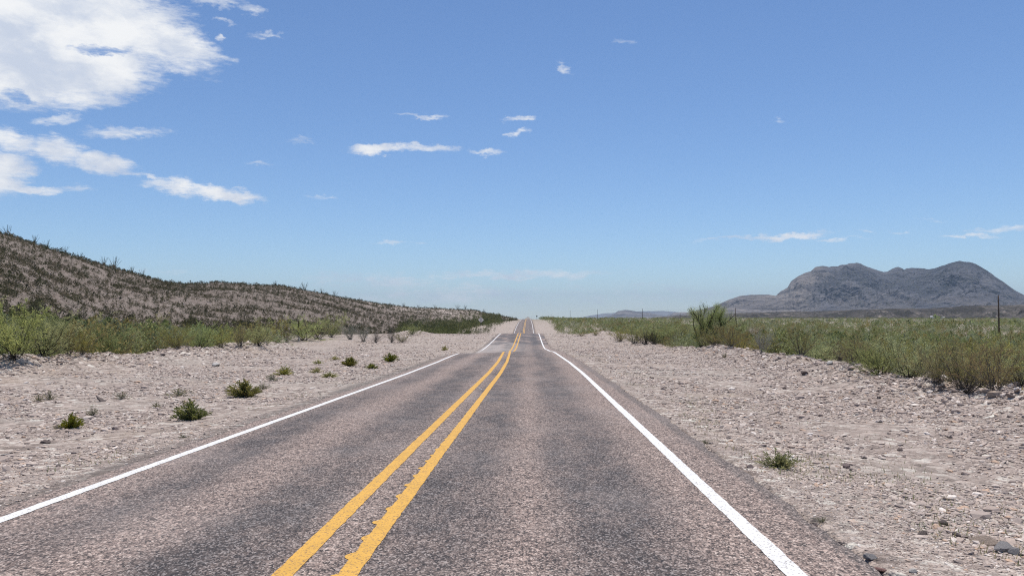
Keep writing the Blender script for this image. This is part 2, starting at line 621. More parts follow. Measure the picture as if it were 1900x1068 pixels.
def m_scrub(t, bs):                              # merged far scrub: each plant carries its own species colour
    c = t.attr('plant', 'Color')
    g = t.n('ShaderNodeNewGeometry').outputs['Random Per Island']
    c = t.mix(t.m('MULTIPLY', g, .4), c, t.mix(1., c, (1.8, 1.7, 1.5), 'MULTIPLY'))
    tr = t.n('ShaderNodeBsdfTranslucent')
    t.put(tr.inputs[0], c)
    mx = t.n('ShaderNodeMixShader')
    mx.inputs[0].default_value = .45
    t.L.new(bs.outputs[0], mx.inputs[1])
    t.L.new(tr.outputs[0], mx.inputs[2])
    t.L.new(mx.outputs[0], t.N['Material Output'].inputs[0])
    return c, None


def m_stone(t, bs):
    g = t.attr('tone')
    p = t.pos()
    c = t.ramp(g, [(0, (0.112, 0.090, 0.080)), (.10, (0.224, 0.180, 0.160)), (.28, (0.325, 0.265, 0.230)), (.5, (0.448, 0.366, 0.315)), (.66, (0.515, 0.408, 0.335)), (.80, (0.605, 0.519, 0.450)), (.92, (0.851, 0.763, 0.680)), (1, (0.560, 0.392, 0.280))])
    c = t.mix(t.ss(t.noise(p, 40., 3), .35, .7, 0., .35), c, (.24, .21, .195))
    return c, None


def m_rock(c):
    def fn(t, bs):
        p = t.n('ShaderNodeTexCoord').outputs['Object']
        n = t.noise(p, 14., 5, .65)
        k = t.mix(t.ss(n, .35, .68), tuple(a * .68 for a in c), c)
        k = t.mix(t.ss(t.noise(p, 55., 3), .55, .7, 0., .5), k, tuple(min(1, a * 1.35) for a in c))
        return k, t.bump(n, .7, .03)
    return fn


def m_simple(c, var=.25, sc=8., vert=False):
    def fn(t, bs):
        p = t.n('ShaderNodeTexCoord').outputs['Object']
        if vert:
            p = t.vm('MULTIPLY', p, (1, 1, .08))
        n = t.noise(p, sc, 5, .6)
        return t.mix(t.ss(n, .3, .7), tuple(k * (1 - var) for k in c), tuple(min(1., k * (1 + var)) for k in c)), None
    return fn


M = {}
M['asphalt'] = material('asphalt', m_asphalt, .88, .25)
M['ground'] = material('gravel_ground', m_ground, .95, .1)
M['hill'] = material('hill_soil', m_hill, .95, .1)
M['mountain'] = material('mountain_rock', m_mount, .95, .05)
M['mesa'] = material('mesa_soil', m_mesa, .95, .05)
M['white_paint'] = material('white_road_paint', m_paint((.80, .79, .76), .10, (.30, .27, .25)), .7, .3)
M['white_paint_l'] = material('white_road_paint_washed', m_paint((.80, .79, .76), .10, (.30, .27, .25), (58, 88)), .7, .3)
M['yellow_paint'] = material('yellow_road_paint', m_paint((.71, .40, .075), .2, (.34, .20, .075)), .7, .3)
M['creosote_l'] = material('creosote_leaf', m_leaf((.21, .212, .070), (.30, .282, .102), (.35, .305, .095)), .65, .3)
M['mesquite_l'] = material('mesquite_leaf', m_leaf((.245, .285, .112), (.34, .37, .155), (.39, .41, .19)), .65, .3)
M['sage_l'] = material('sage_leaf', m_leaf((.19, .205, .165), (.26, .275, .225)), .75, .2)
M['rusty_l'] = material('rusty_leaf', m_leaf((.19, .165, .064), (.225, .180, .066), (.29, .20, .06)), .7, .2)
M['tuft_l'] = material('tuft_leaf', m_leaf((.125, .142, .024), (.195, .195, .038), (.25, .22, .05)), .65, .3)
M['dry_l'] = material('dry_leaf', m_leaf((.17, .16, .085), (.22, .20, .11), (.13, .15, .07)), .8, .1)
M['hillplant_l'] = material('hill_plant_leaf', m_leaf((.052, .055, .028), (.078, .078, .040), (.105, .096, .052)), .75, .2)
M['stem'] = material('grey_stem', m_simple((.145, .125, .105), .3), .9, .1)
M['dark_stem'] = material('dark_stem', m_simple((.042, .036, .032), .35), .9, .1)
M['pale_stem'] = material('pale_stem', m_simple((.27, .25, .21), .25), .9, .1)
M['ocotillo_s'] = material('ocotillo_cane', m_simple((.075, .082, .045), .3), .9, .1)
M['scrub'] = material('far_scrub', m_scrub, .75, .15)
M['stone'] = material('loose_stone', m_stone, .92, .15)
M['wood'] = material('weathered_pole_wood', m_simple((.085, .062, .045), .35, 30., True), .9, .1)
M['steel'] = material('galvanised_steel', m_simple((.86, .78, .66), .12, 20.), .55, .4)
M['steel_dark'] = material('sign_post_steel', m_simple((.075, .08, .075), .2, 20.), .6, .3)
M['porcelain'] = material('brown_porcelain', m_simple((.16, .10, .075), .1), .3, .5)
M['wire'] = material('wire', m_simple((.12, .12, .13), .1), .5, .4)
M['white_wall'] = material('white_siding', m_simple((.75, .74, .71), .06), .8, .2)
M['tin_roof'] = material('tin_roof', m_simple((.45, .45, .46), .1), .5, .4)
M['dark_glass'] = material('dark_window', m_simple((.03, .035, .04), .1), .2, .5)
M['marker_plate'] = material('marker_plate', m_simple((.10, .085, .03), .2), .6, .3)
M['stud_cap'] = material('stud_reflector', m_simple((.62, .60, .55), .1), .4, .4)


# ------------------------------------------------------------------ ground sheet (fan of rings round the viewpoint, fine near, coarse far)
def build_ground():
    a_f = np.arange(-46, 46.001, .14)
    a_b = np.arange(48, 312, 3.)
    az = np.radians(np.concatenate([a_f, a_b]))
    r1 = np.exp(np.arange(math.log(1.2), math.log(260), .0125))
    r2 = np.exp(np.arange(math.log(264), math.log(27000), .03))
    rr = np.concatenate([r1, r2])
    A, B = np.meshgrid(az, rr)
    x, y = B * np.sin(A), B * np.cos(A)
    z = ground(x, y)
    n, m = x.shape
    v = np.stack([x, y, z], -1).reshape(-1, 3)
    i, j = np.meshgrid(np.arange(n - 1), np.arange(m), indexing='ij')
    j2 = (j + 1) % m
    f = np.stack([i * m + j, (i + 1) * m + j, (i + 1) * m + j2, i * m + j2], -1).reshape(-1, 4)[:, ::-1]
    c = len(v)
    v = np.vstack([v, [[0, 0, float(ground(0., 0.))]]])
    me = mesh_np('ground', v, f, True)
    # close the little hole under the camera
    import bmesh
    bm = bmesh.new()
    bm.from_mesh(me)
    bm.verts.ensure_lookup_table()
    for k in range(m):
        bm.faces.new((bm.verts[c], bm.verts[(k + 1) % m], bm.verts[k]))
    bm.to_mesh(me)
    bm.free()
    o = link('ground', me, M['ground'])
    tag(o, 'pale stony desert ground with gravel verges on both sides of the road', kind='structure')


build_ground()


# ------------------------------------------------------------------ road, painted lines
RY = np.concatenate([np.arange(-14, 14, .12), np.arange(14, 50, .4), np.arange(50, 160, .5), np.arange(160, 700, 2.)])


def build_road():
    xs = np.array([XL - .02, XL, -4.2, -3.2, -2.3, XC, -.6, .4, 1.4, XR, XR + .02])
    n, m = len(RY), len(xs)
    X = np.tile(xs, (n, 1))
    jl = .07 * fbm(RY / .5, RY * 0, 3, 3) + .06 * fbm(RY / 3, RY * 0, 2, 4)
    jr = .09 * fbm(RY / .45, RY * 0 + 5, 3, 6) + .08 * fbm(RY / 2.5, RY * 0 + 5, 2, 7)
    X[:, 0] += jl
    X[:, 1] += jl
    X[:, -1] += jr
    X[:, -2] += jr
    X = X + xo(RY)[:, None]
    Y = np.tile(RY[:, None], (1, m))
    Z = zroad(X, Y)
    Z[:, 0] -= .22
    Z[:, -1] -= .22
    v = np.stack([X, Y, Z], -1).reshape(-1, 3)
    i, j = np.meshgrid(np.arange(n - 1), np.arange(m - 1), indexing='ij')
    f = np.stack([i * m + j, i * m + j + 1, (i + 1) * m + j + 1, (i + 1) * m + j], -1).reshape(-1, 4)
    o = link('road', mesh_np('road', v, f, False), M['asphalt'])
    tag(o, 'two lane chip seal road running straight over dips to the crest', kind='structure')


build_road()


def line(name, xc, wd, mat, label, drips=False, seed=0):
    y = np.concatenate([np.arange(-14, 16, .04), np.arange(16, 50, .2), np.arange(50, 160, .5), np.arange(160, 690, 2.)])
    n = len(y)
    near = (y < 60)
    jl = (.010 * fbm(y / .12, y * 0 + seed, 2, 91 + seed) + .005 * fbm(y / 1.6, y * 0, 2, 92 + seed)) * near
    jr = (.010 * fbm(y / .12, y * 0 + 7 + seed, 2, 93 + seed) + .005 * fbm(y / 1.6, y * 0, 2, 92 + seed)) * near
    xl, xr = xc - wd / 2 + jl, xc + wd / 2 + jr
    if drips:
        ph = ((y + .12 * fbm(y / 1.2, y * 0, 2, 55)) / .52) % 1.0
        k = _hash(np.floor(y / .52), np.floor(y * 0), 9) * .6 + .7
        k = k * ((y > 4.6) & (y < 12.4)) * np.interp(y, [4.6, 6, 10, 12.4], [.9, 1, 1, .35])
        xl = xl - .047 * k * np.clip(1 - ((ph - .5) / .15) ** 2, 0, 1) ** .6
    X = np.stack([xl, xr], 1) + xo(y)[:, None]
    Y = np.stack([y, y], 1)
    # sit on the road mesh itself: interpolate its rows
    zrow = np.interp(y, RY, zr(RY))
    Z = zrow[:, None] + roll(X, Y) - .012 * np.abs(X - np.interp(y, RY, xo(RY))[:, None] - XC) + .018 + .0045
    v = np.stack([X, Y, Z], -1).reshape(-1, 3)
    f = [(2 * i, 2 * i + 1, 2 * i + 3, 2 * i + 2) for i in range(n - 1)]
    o = link(name, mesh_np(name, v, np.array(f)), mat)
    tag(o, label, kind='structure')


line('edge_line', 1.83, .15, M['white_paint'], 'solid white edge line on the right side of the road', seed=1)
line('edge_line', -4.78, .14, M['white_paint_l'], 'solid white edge line on the left side of the road', seed=2)
line('centre_line', -1.715, .15, M['yellow_paint'], 'left one of the double yellow centre lines', seed=3)
line('centre_line', -1.275, .14, M['yellow_paint'], 'right one of the double yellow centre lines with dripped edge', True, seed=4)

# raised reflector studs between the yellow lines
STUD = {22: 'pale reflector stud on the centre line, nearest of the three to the viewer',
        38: 'pale reflector stud on the centre line, middle one of the three', 54: 'pale reflector stud on the centre line just before the dip'}
for y, lab in STUD.items():
    e = empty('road_stud', (XC + float(xo(y)), y, float(zroad(XC, y))))
    b = MB()
    b.prism([(-.055, 0), (.055, 0), (.035, .016), (-.035, .016)], -.05, .05)
    b.build('stud_body', M['stud_cap'], e)
    tag(e, lab, 'road stud', 'reflector studs along the centre line')


# ------------------------------------------------------------------ hill, mesa, mountains
def polar_patch(name, az, dist_fn, zfn, mat, label):
    """az (m,), dist_fn(az)->(n,m) distances, zfn(x,y,A,Dd)"""
    Dd = dist_fn(az)
    n, m = Dd.shape
    A = np.tile(az, (n, 1))
    x, y = Dd * np.sin(A), Dd * np.cos(A)
    z = zfn(x, y, A, Dd)
    v = np.stack([x, y, z], -1).reshape(-1, 3)
    i, j = np.meshgrid(np.arange(n - 1), np.arange(m - 1), indexing='ij')
    f = np.stack([i * m + j, i * m + j + 1, (i + 1) * m + j + 1, (i + 1) * m + j], -1).reshape(-1, 4)
    o = link(name, mesh_np(name, v, f, True), mat)
    tag(o, label, kind='structure')
    return o


def hill_patch():
    az = np.linspace(_haz[0] + .002, _haz[-1] - .001, 760)
    t = np.concatenate([np.linspace(-.12, 1.1, 260), np.linspace(1.13, 2.1, 30)])

    def df(a):
        D, F = np.interp(a, _haz, HD), np.interp(a, _haz, HF)
        return F[None] + (D - F)[None] * t[:, None]
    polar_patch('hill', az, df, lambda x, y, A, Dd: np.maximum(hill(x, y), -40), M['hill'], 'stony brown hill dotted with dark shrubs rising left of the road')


hill_patch()


def range_patch(name, pts, D, F, Dvar, mat, label, rough, gully, n_t=150, n_a=500, foot_drop=20., cliff=0., seed=0, vfoot=None):
    # a rugged range: crest heights per direction, gullied front slope, back slope, skirts sunk into the ground
    pu = np.array([az_of(p[0]) for p in pts])
    pe = np.array([azel(*p)[1] for p in pts])
    az = np.linspace(pu[0], pu[-1], n_a)
    t = np.concatenate([np.linspace(-.05, 1.0, n_t), np.linspace(1.03, 2., 30)])
    Dc = D + Dvar * fbm(az * 9, az * 0, 3, seed)
    Fc = F + Dvar * .6 * fbm(az * 14, az * 0 + 4, 3, seed + 3)

    def df(a):
        return Fc[None] + (Dc - Fc)[None] * t[:, None]

    def zf(x, y, A, Dd):
        el = np.interp(A, pu, pe)
        dc = np.interp(A, az, Dc)
        zc = 1.7 + np.tan(el) * dc
        if vfoot:
            fu = np.array([az_of(q[0]) for q in vfoot])
            fe = np.array([azel(*q)[1] for q in vfoot])
            z0 = 1.7 + np.tan(np.interp(A, fu, fe)) * F
            z0 = np.minimum(z0, zc - 1)
        else:
            z0 = ground(x, y) - foot_drop
        T = np.tile(t[:, None], (1, A.shape[1]))
        S = (1 - cliff) * T ** 1.25 + cliff * (.45 * sst(.30, .42, T) + .30 * sst(.60, .68, T) + .25 * sst(.84, .95, T))
        S = np.where(T < 0, T * (14. if vfoot else .6), S)
        S = np.where(T > 1, 1 - .8 * (T - 1), S)
        H = (zc - z0)
        u = A * dc
        w_ = 1.1 * fbm(u / gully / 2.5, T * 2.2, 3, seed + 5)
        g = ridged(u / gully + w_ + 1.1 * T, T * 3.4 + w_, 6, seed + 1) - .55
        tp = sst(0.02, .35, T) * (1 - .93 * sst(.72, 1.0, T)) + .25 * sst(1, 1.2, T)
        fine = fbm(u / (gully * .16), T * 9, 4, seed + 9)
        return z0 + H * S + tp * H * rough * (g + .35 * fine) + sst(.9, 1, T) * H * .022 * fbm(u / (gully * .12), T * 0, 4, seed + 11)
    return polar_patch(name, az, df, zf, mat, label)


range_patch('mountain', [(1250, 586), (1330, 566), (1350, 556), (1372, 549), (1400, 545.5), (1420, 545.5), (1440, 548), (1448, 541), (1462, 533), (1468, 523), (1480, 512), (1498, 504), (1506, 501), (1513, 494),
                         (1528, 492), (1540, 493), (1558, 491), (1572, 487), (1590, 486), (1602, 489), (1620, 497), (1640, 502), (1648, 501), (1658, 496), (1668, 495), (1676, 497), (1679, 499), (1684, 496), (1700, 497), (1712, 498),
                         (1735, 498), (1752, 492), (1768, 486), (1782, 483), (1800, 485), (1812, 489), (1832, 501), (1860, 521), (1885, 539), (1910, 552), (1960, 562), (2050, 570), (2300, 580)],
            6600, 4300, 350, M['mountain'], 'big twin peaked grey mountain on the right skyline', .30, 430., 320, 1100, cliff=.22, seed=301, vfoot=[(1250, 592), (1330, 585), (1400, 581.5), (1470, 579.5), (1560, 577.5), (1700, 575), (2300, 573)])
range_patch('mountain', [(1105, 592), (1120, 588), (1138, 583), (1146, 577), (1158, 574.5), (1168, 575.5), (1185, 578), (1205, 580), (1222, 583.5), (1240, 587), (1262, 592)],
            11000, 9000, 400, M['mountain'], 'small low peak on the skyline between the road and the big mountain', .2, 420., 60, 160, cliff=.1, seed=321)
range_patch('mountain', [(1225, 592), (1240, 584), (1252, 579.5), (1266, 578.5), (1280, 579), (1300, 576), (1330, 574), (1370, 577), (1430, 586)],
            9000, 7200, 300, M['mountain'], 'low grey foothill behind the tall bare branched mesquite', .2, 420., 60, 160, cliff=.1, seed=341)
range_patch('mountain', [(985, 600), (1060, 592), (1090, 586), (1120, 581), (1150, 579.5), (1190, 577), (1230, 576.5), (1250, 577.5), (1275, 581), (1330, 590)],
            21000, 18000, 500, M['mountain'], 'faint blue far ridge on the skyline behind the small peak', .15, 900., 40, 160, seed=361)
range_patch('mesa', [(1195, 592), (1215, 588.5), (1235, 586.5), (1260, 585), (1300, 583.5), (1340, 581.5), (1380, 580), (1430, 578.5), (1500, 577), (1560, 575), (1600, 574), (1650, 572), (1700, 571.5), (1740, 571), (1762, 569.5), (1785, 567),
                     (1815, 566), (1850, 566), (1900, 564), (2000, 562), (2300, 560)],
            2250, 1780, 120, M['mesa'], 'long low dark mesa below the big mountain', .55, 60., 90, 900, foot_drop=3., seed=381)


# ------------------------------------------------------------------ plants
def polyline(p0, d, L, n, curl, gravity, rng):
    pts, p, d = [np.array(p0, float)], np.array(p0, float), np.array(d, float)
    for i in range(n - 1):
        d = d + rng.normal(0, curl, 3) + np.array([0, 0, gravity])
        d /= np.linalg.norm(d)
        p = p + d * L / (n - 1)
        pts.append(p.copy())
    return np.array(pts)


def leaf_quads(P, size, rng, flat=.0, aspect=2.0, along=None):
    n = len(P)
    d = rng.normal(0, 1, (n, 3))
    if along is not None:
        d = d * .7 + along
    d /= np.linalg.norm(d, axis=1)[:, None]
    s = rng.normal(0, 1, (n, 3))
    s = np.cross(d, s)
    s /= np.linalg.norm(s, axis=1)[:, None] + 1e-9
    L = (size * rng.uniform(.6, 1.4, n))[:, None]
    a = P
    v = np.stack([a, a + d * L * .5 + s * L / aspect * .5, a + d * L, a + d * L * .5 - s * L / aspect * .5], 1).reshape(-1, 3)
    f = np.arange(4 * n).reshape(n, 4)
    return v, f


def bush_mesh(seed, H=1.7, W=1.2, n_stem=24, n_twig=9, leaves=4200, leaf=.035, spread=(8, 52), curl=.10, start=.14, grav=.03, r0=.012, twig_len=.42, low=.0):
    """a many-stemmed desert shrub: returns (stem MB, leaf verts, leaf faces)"""
    rng = np.random.default_rng(seed)
    mb = MB()
    tips = []
    for k in range(n_stem):
        az = rng.uniform(0, 2 * math.pi)
        tilt = R(rng.uniform(*spread))
        d = np.array([math.sin(tilt) * math.cos(az), math.sin(tilt) * math.sin(az), math.cos(tilt)])
        b = rng.normal(0, .07, 3)
        b[2] = -.04
        L = H * rng.uniform(.62, 1.12) / max(.62, math.cos(tilt) ** .6)
        st = polyline(b, d, L, 7, curl, grav, rng)
        mb.tube(st, np.linspace(r0 * rng.uniform(.7, 1.3), r0 * .22, 7), 4, False)
        for q in range(n_twig):
            s = rng.uniform(start, 1.) ** .9
            i = min(int(s * 6), 5)
            fr = s * 6 - i
            p = st[i] * (1 - fr) + st[i + 1] * fr
            td = (st[i + 1] - st[i])
            td /= np.linalg.norm(td)
            td = td + rng.normal(0, .55, 3)
            td /= np.linalg.norm(td)
            tw = polyline(p, td, twig_len * rng.uniform(.5, 1.3) * (1.15 - .4 * s), 4, .16, .02, rng)
            mb.tube(tw, np.linspace(r0 * .28, r0 * .12, 4), 3, False)
            tips.append(tw)
    T = np.array(tips)
    idx = rng.integers(0, len(T), leaves)
    s = rng.uniform(.1, 1., leaves) * 3
    i = np.minimum(s.astype(int), 2)
    fr = (s - i)[:, None]
    P = T[idx, i] * (1 - fr) + T[idx, i + 1] * fr + rng.normal(0, .025, (leaves, 3))
    al = T[idx, i + 1] - T[idx, i]
    al /= np.linalg.norm(al, axis=1)[:, None]
    P[:, 2] = np.maximum(P[:, 2], .02 + low)
    v, f = leaf_quads(P, leaf, rng, along=al)
    return mb, v, f


def proto_bush(name, seed, leafmat, stemmat, **kw):
    mb, v, f = bush_mesh(seed, **kw)
    root = empty(name, (0, -40 - seed * 3, -8))
    s = mb.build('stems', stemmat, root)
    if len(f):
        link('foliage', mesh_np('foliage', v, f), leafmat, root)
    return root


PROTO = {
    'creosote_bush': [proto_bush('creosote_bush', 1, M['creosote_l'], M['stem'], leaves=8200, spread=(8, 64), n_stem=28),
                      proto_bush('creosote_bush', 2, M['creosote_l'], M['stem'], leaves=7600, spread=(6, 58), H=1.8, n_stem=28),
                      proto_bush('creosote_bush', 3, M['creosote_l'], M['stem'], leaves=8600, spread=(12, 72), H=1.55, n_stem=30)],
    'mesquite_bush': [proto_bush('mesquite_bush', 4, M['mesquite_l'], M['dark_stem'], leaves=10500, spread=(10, 76), H=1.7, n_stem=26, n_twig=11, start=.1, curl=.15, leaf=.04, twig_len=.5),
                      proto_bush('mesquite_bush', 5, M['mesquite_l'], M['dark_stem'], leaves=9600, spread=(6, 70), H=1.75, n_stem=22, n_twig=12, start=.1, curl=.17, leaf=.042, twig_len=.5)],
    'sage_bush': [proto_bush('sage_bush', 6, M['sage_l'], M['stem'], leaves=5600, spread=(5, 55), H=1.5, leaf=.036, start=.25),
                  proto_bush('sage_bush', 7, M['sage_l'], M['pale_stem'], leaves=3000, spread=(5, 50), H=1.5, n_stem=34, leaf=.032, start=.35)],
    'acacia_bush': [proto_bush('acacia_bush', 8, M['rusty_l'], M['stem'], leaves=7000, spread=(8, 66), H=1.6, leaf=.033),
                    proto_bush('acacia_bush', 9, M['rusty_l'], M['stem'], leaves=6200, spread=(8, 62), H=1.7, leaf=.033, n_stem=28)],
    'bare_bush': [proto_bush('bare_bush', 10, M['dry_l'], M['dark_stem'], leaves=260, spread=(12, 66), H=1.5, n_stem=30, n_twig=8, curl=.2, r0=.02, start=.2),
                  proto_bush('bare_bush', 12, M['dry_l'], M['stem'], leaves=500, spread=(5, 55), H=1.5, n_stem=40, n_twig=8, curl=.14, r0=.011, start=.2)],
}
BUSH_H = {'creosote_bush': 1.75, 'mesquite_bush': 1.75, 'sage_bush': 1.6, 'acacia_bush': 1.7, 'bare_bush': 1.6}
used = set()


def place_bush(kind, x, y, h, label, group=None, wid=1.0, var=None, cat='bush'):
    i = random.randrange(len(PROTO[kind])) if var is None else var
    src = PROTO[kind][i]
    o = src if (kind, i) not in used else copy_tree(src)
    used.add((kind, i))
    o.location = (x, y, float(land(x, y)) - .03)
    o.rotation_euler = (random.uniform(-.06, .06), random.uniform(-.06, .06), random.uniform(0, 6.28))
    s = h / BUSH_H[kind]
    o.scale = (s * wid, s * wid, s)
    for k in ('label', 'category', 'group'):
        if k in o:
            del o[k]
    tag(o, label, cat, group)
    return o


# front row, read off the photograph: (u, v of the foot, height px, width factor, kind, label)
FRONT = [
    # left verge, from the photo's left edge
    (22, 664, 84, 1.15, 'mesquite_bush', 'tall light green mesquite with dark stems at the left photo edge, foremost there'),
    (78, 657, 72, 1.2, 'mesquite_bush', 'broad light green mesquite beside the tall one at the left photo edge'),
    (128, 657, 50, 1.0, 'acacia_bush', 'brownish olive bush between the light green mesquites and the grey blue bush on the left'),
    (152, 656, 44, .9, 'creosote_bush', 'low olive creosote just left of the grey blue bush'),
    (188, 650, 56, 1.0, 'sage_bush', 'grey blue sage bush, the palest and bluest in the left brush line'),
    (219, 652, 46, .8, 'creosote_bush', 'slim olive creosote with one dark stem right of the grey blue bush'),
    (245, 648, 50, 1.05, 'acacia_bush', 'orange tinged olive bush on the left rubble bank'),
    (285, 646, 54, 1.1, 'creosote_bush', 'wide yellow green creosote right of the orange tinged bush on the left bank'),
    (330, 645, 46, 1.1, 'creosote_bush', 'yellow green creosote in the middle of the left brush line'),
    (372, 644, 44, 1.1, 'mesquite_bush', 'pale green bush in the left brush line above the dry weed tufts'),
    (410, 642, 42, 1.1, 'creosote_bush', 'olive creosote in the left brush line, right of the pale green bush'),
    (446, 641, 40, 1.1, 'acacia_bush', 'brown green bush where the left rubble bank starts to climb'),
    (480, 638, 42, 1.1, 'mesquite_bush', 'green bush at the left foot of the rubble bank before the marker post'),
    (516, 634, 40, 1.2, 'creosote_bush', 'olive bush just left of the thin marker post'),
    (532, 633, 30, .9, 'bare_bush', 'small grey twiggy bush at the foot of the marker post'),
    (562, 630, 44, 1.35, 'mesquite_bush', 'yellow green spreading bush behind the marker post'),
    (590, 627, 42, 1.3, 'creosote_bush', 'yellow green rounded bush right of the marker post'),
    (616, 624, 38, 1.2, 'mesquite_bush', 'dark green bush on top of the left gravel mound'),
    (650, 628, 28, 1.3, 'sage_bush', 'low grey green bush behind the left gravel mound'),
    (675, 632, 26, 1.2, 'sage_bush', 'low grey green bush at the right end of the left gravel mound'),
    (697, 634, 28, .8, 'bare_bush', 'sparse upright dark twiggy bush, leftmost of the three standing in the wash'),
    (727, 634, 32, .8, 'bare_bush', 'sparse tall twiggy bush, middle of the three standing in the wash'),
    (747, 634, 22, 1.0, 'creosote_bush', 'short olive bush, rightmost of the three standing in the wash'),
    (765, 619, 20, 1.2, 'mesquite_bush', 'round dark green bush alone on the gravel slope beyond the wash'),
    # right verge, from the road outwards
    (1078, 622, 11, 1.3, 'creosote_bush', 'small low olive bush on the right gravel heap near the road'),
    (1105, 621, 12, 1.4, 'creosote_bush', 'low wide olive bush on the right gravel heap'),
    (1150, 632, 28, 1.2, 'creosote_bush', 'dark olive bush at the right end of the grey gravel heap'),
    (1176, 636, 34, 1.2, 'creosote_bush', 'olive bush left of the dark bare brush on the right'),
    (1198, 637, 30, 1.1, 'bare_bush', 'dark bare brushy clump at the gravel edge right of the road'),
    (1214, 638, 26, 1.1, 'bare_bush', 'dark bare twigs right next to the dark clump at the gravel edge'),
    (1235, 638, 42, 1.2, 'mesquite_bush', 'light green bush between the dark bare clump and the tall mesquite'),
    (1268, 639, 38, 1.2, 'creosote_bush', 'green bush in front of the tall bare branched mesquite, to its left'),
    (1296, 639, 34, 1.2, 'mesquite_bush', 'pale green bush straight in front of the tall bare branched mesquite'),
    (1325, 639, 36, 1.2, 'creosote_bush', 'olive bush in front of the tall bare branched mesquite, to its right'),
    (1356, 641, 42, 1.1, 'acacia_bush', 'rusty orange tinged bush at the gravel edge right of the tall mesquite'),
    (1386, 644, 46, 1.1, 'acacia_bush', 'rusty brown bush behind the pale stemmed bush'),
    (1414, 655, 46, 1.0, 'sage_bush', 'pale stemmed fan shaped bush standing out on the right gravel bank'),
    (1450, 650, 46, 1.1, 'creosote_bush', 'olive bush right of the pale stemmed fan shaped bush'),
    (1486, 656, 50, 1.1, 'creosote_bush', 'dark olive bush on the right bank left of the grey twiggy one'),
    (1525, 661, 50, 1.1, 'creosote_bush', 'dull green bush behind the two dark rocks on the right bank'),
    (1556, 668, 42, 1.1, 'bare_bush', 'low grey twiggy bush at the gravel edge right of the two dark rocks'),
    (1580, 671, 48, 1.0, 'acacia_bush', 'brownish bush left of the big bright green bush'),
    (1630, 694, 62, 1.25, 'mesquite_bush', 'big bright green bush bulging over the right gravel edge'),
    (1685, 700, 68, 1.2, 'mesquite_bush', 'bright green bush joined to the right of the big bright green one'),
    (1738, 708, 72, 1.15, 'creosote_bush', 'yellow olive bush right of the bright green bushes'),
    (1790, 722, 84, 1.15, 'creosote_bush', 'large yellow olive bush at the right gravel edge above the bare grey twigs'),
    (1795, 728, 34, 1.3, 'bare_bush', 'low bare grey twigs sprawling onto the right gravel edge'),
    (1846, 722, 78, 1.1, 'acacia_bush', 'brownish olive bush near the right photo edge'),
    (1893, 714, 30, 1.3, 'bare_bush', 'dark bare twiggy bush at the right photo edge'),
    (1902, 708, 76, 1.1, 'creosote_bush', 'olive bush cut by the right photo edge'),
]
VARS = {'bare_bush': {697: 1, 727: 1, 532: 1, 1556: 1, 1795: 0, 1198: 0, 1214: 0, 1893: 0}, 'sage_bush': {188: 0, 1414: 1, 650: 1, 675: 1}}
taken = []
for (u, v, hp, wf, kind, lab) in FRONT:
    x, y, d = hit(u, v + 1.5)
    # step a little behind the windrow's top
    place_bush(kind, x, y, hp * d / FPX, lab, wid=wf, var=VARS.get(kind, {}).get(u))
    taken.append((x, y, hp * d / FPX * .5))

# the brush behind the front row: individuals for the nearest, each kind in its own group
GEN = {
    'creosote_bush': ('olive creosote bush in the thick of the brush', 'olive creosote bushes behind the brush front'),
    'mesquite_bush': ('leafy green mesquite bush in the thick of the brush', 'green mesquite bushes behind the brush front'),
    'sage_bush': ('grey green sage bush in the thick of the brush', 'grey green bushes behind the brush front'),
    'acacia_bush': ('rusty brown bush in the thick of the brush', 'rusty brown bushes behind the brush front'),
    'bare_bush': ('bare dark twiggy bush in the thick of the brush', 'bare twiggy bushes behind the brush front'),
}


def verge_e(x, y):
    o = float(xo(y))
    return (XL + o - x) if x < XC else (x - o - XR)


KINDS = ['creosote_bush'] * 9 + ['mesquite_bush'] * 5 + ['acacia_bush'] * 4 + ['sage_bush'] * 2 + ['bare_bush']
cnt = 0
tries = 0
NEARB = []
while cnt < 250 and tries < 30000:
    tries += 1
    right = random.random() < .66
    if right:
        a = R(random.uniform(1.2, 35.5))
        d = math.exp(random.uniform(math.log(15), math.log(115)))
    else:
        a = R(random.uniform(-36, -9))
        d = math.exp(random.uniform(math.log(26), math.log(95)))
    x, y = d * math.sin(a), d * math.cos(a)
    e = verge_e(x, y)
    edge = float(bermR(np.array(y))) + 1.6 if right else float(bermL(np.array(y))) + 2.2
    if e < edge:
        continue
    if (not right) and (y > 72 and e < 40):
        continue
    if not right and d > 0.9 * np.interp(math.atan2(x, y), _haz, HF) + 4:
        continue
    if any((x - q[0]) ** 2 + (y - q[1]) ** 2 < (.8 + q[2]) ** 2 * .7 for q in taken):
        continue
    kind = random.choice(KINDS)
    if right:
        h = random.uniform(1.1, 1.55) if d < 45 else random.uniform(1.2, 1.9)
        # the lie of the land keeps the skyline of the brush where the photo has it
        ztop = 1.7 - (612 - 585) * d / FPX if a > R(12) else 1.7 - (598 - 585) * d / FPX
        h = max(.75, min(h, ztop - float(ground(x, y))))
    else:
        h = random.uniform(1.5, 2.1)
        ztop = 1.7 - (600 - 585) * d / FPX
        h = max(1.0, min(h, ztop - float(land(x, y)) + random.uniform(-.1, .35)))
    lab, grp = GEN[kind]
    place_bush(kind, x, y, h, lab + (' right of the road' if right else ' left of the road'), grp + (' on the right' if right else ' on the left'), wid=random.uniform(1., 1.35))
    taken.append((x, y, .7))
    cnt += 1

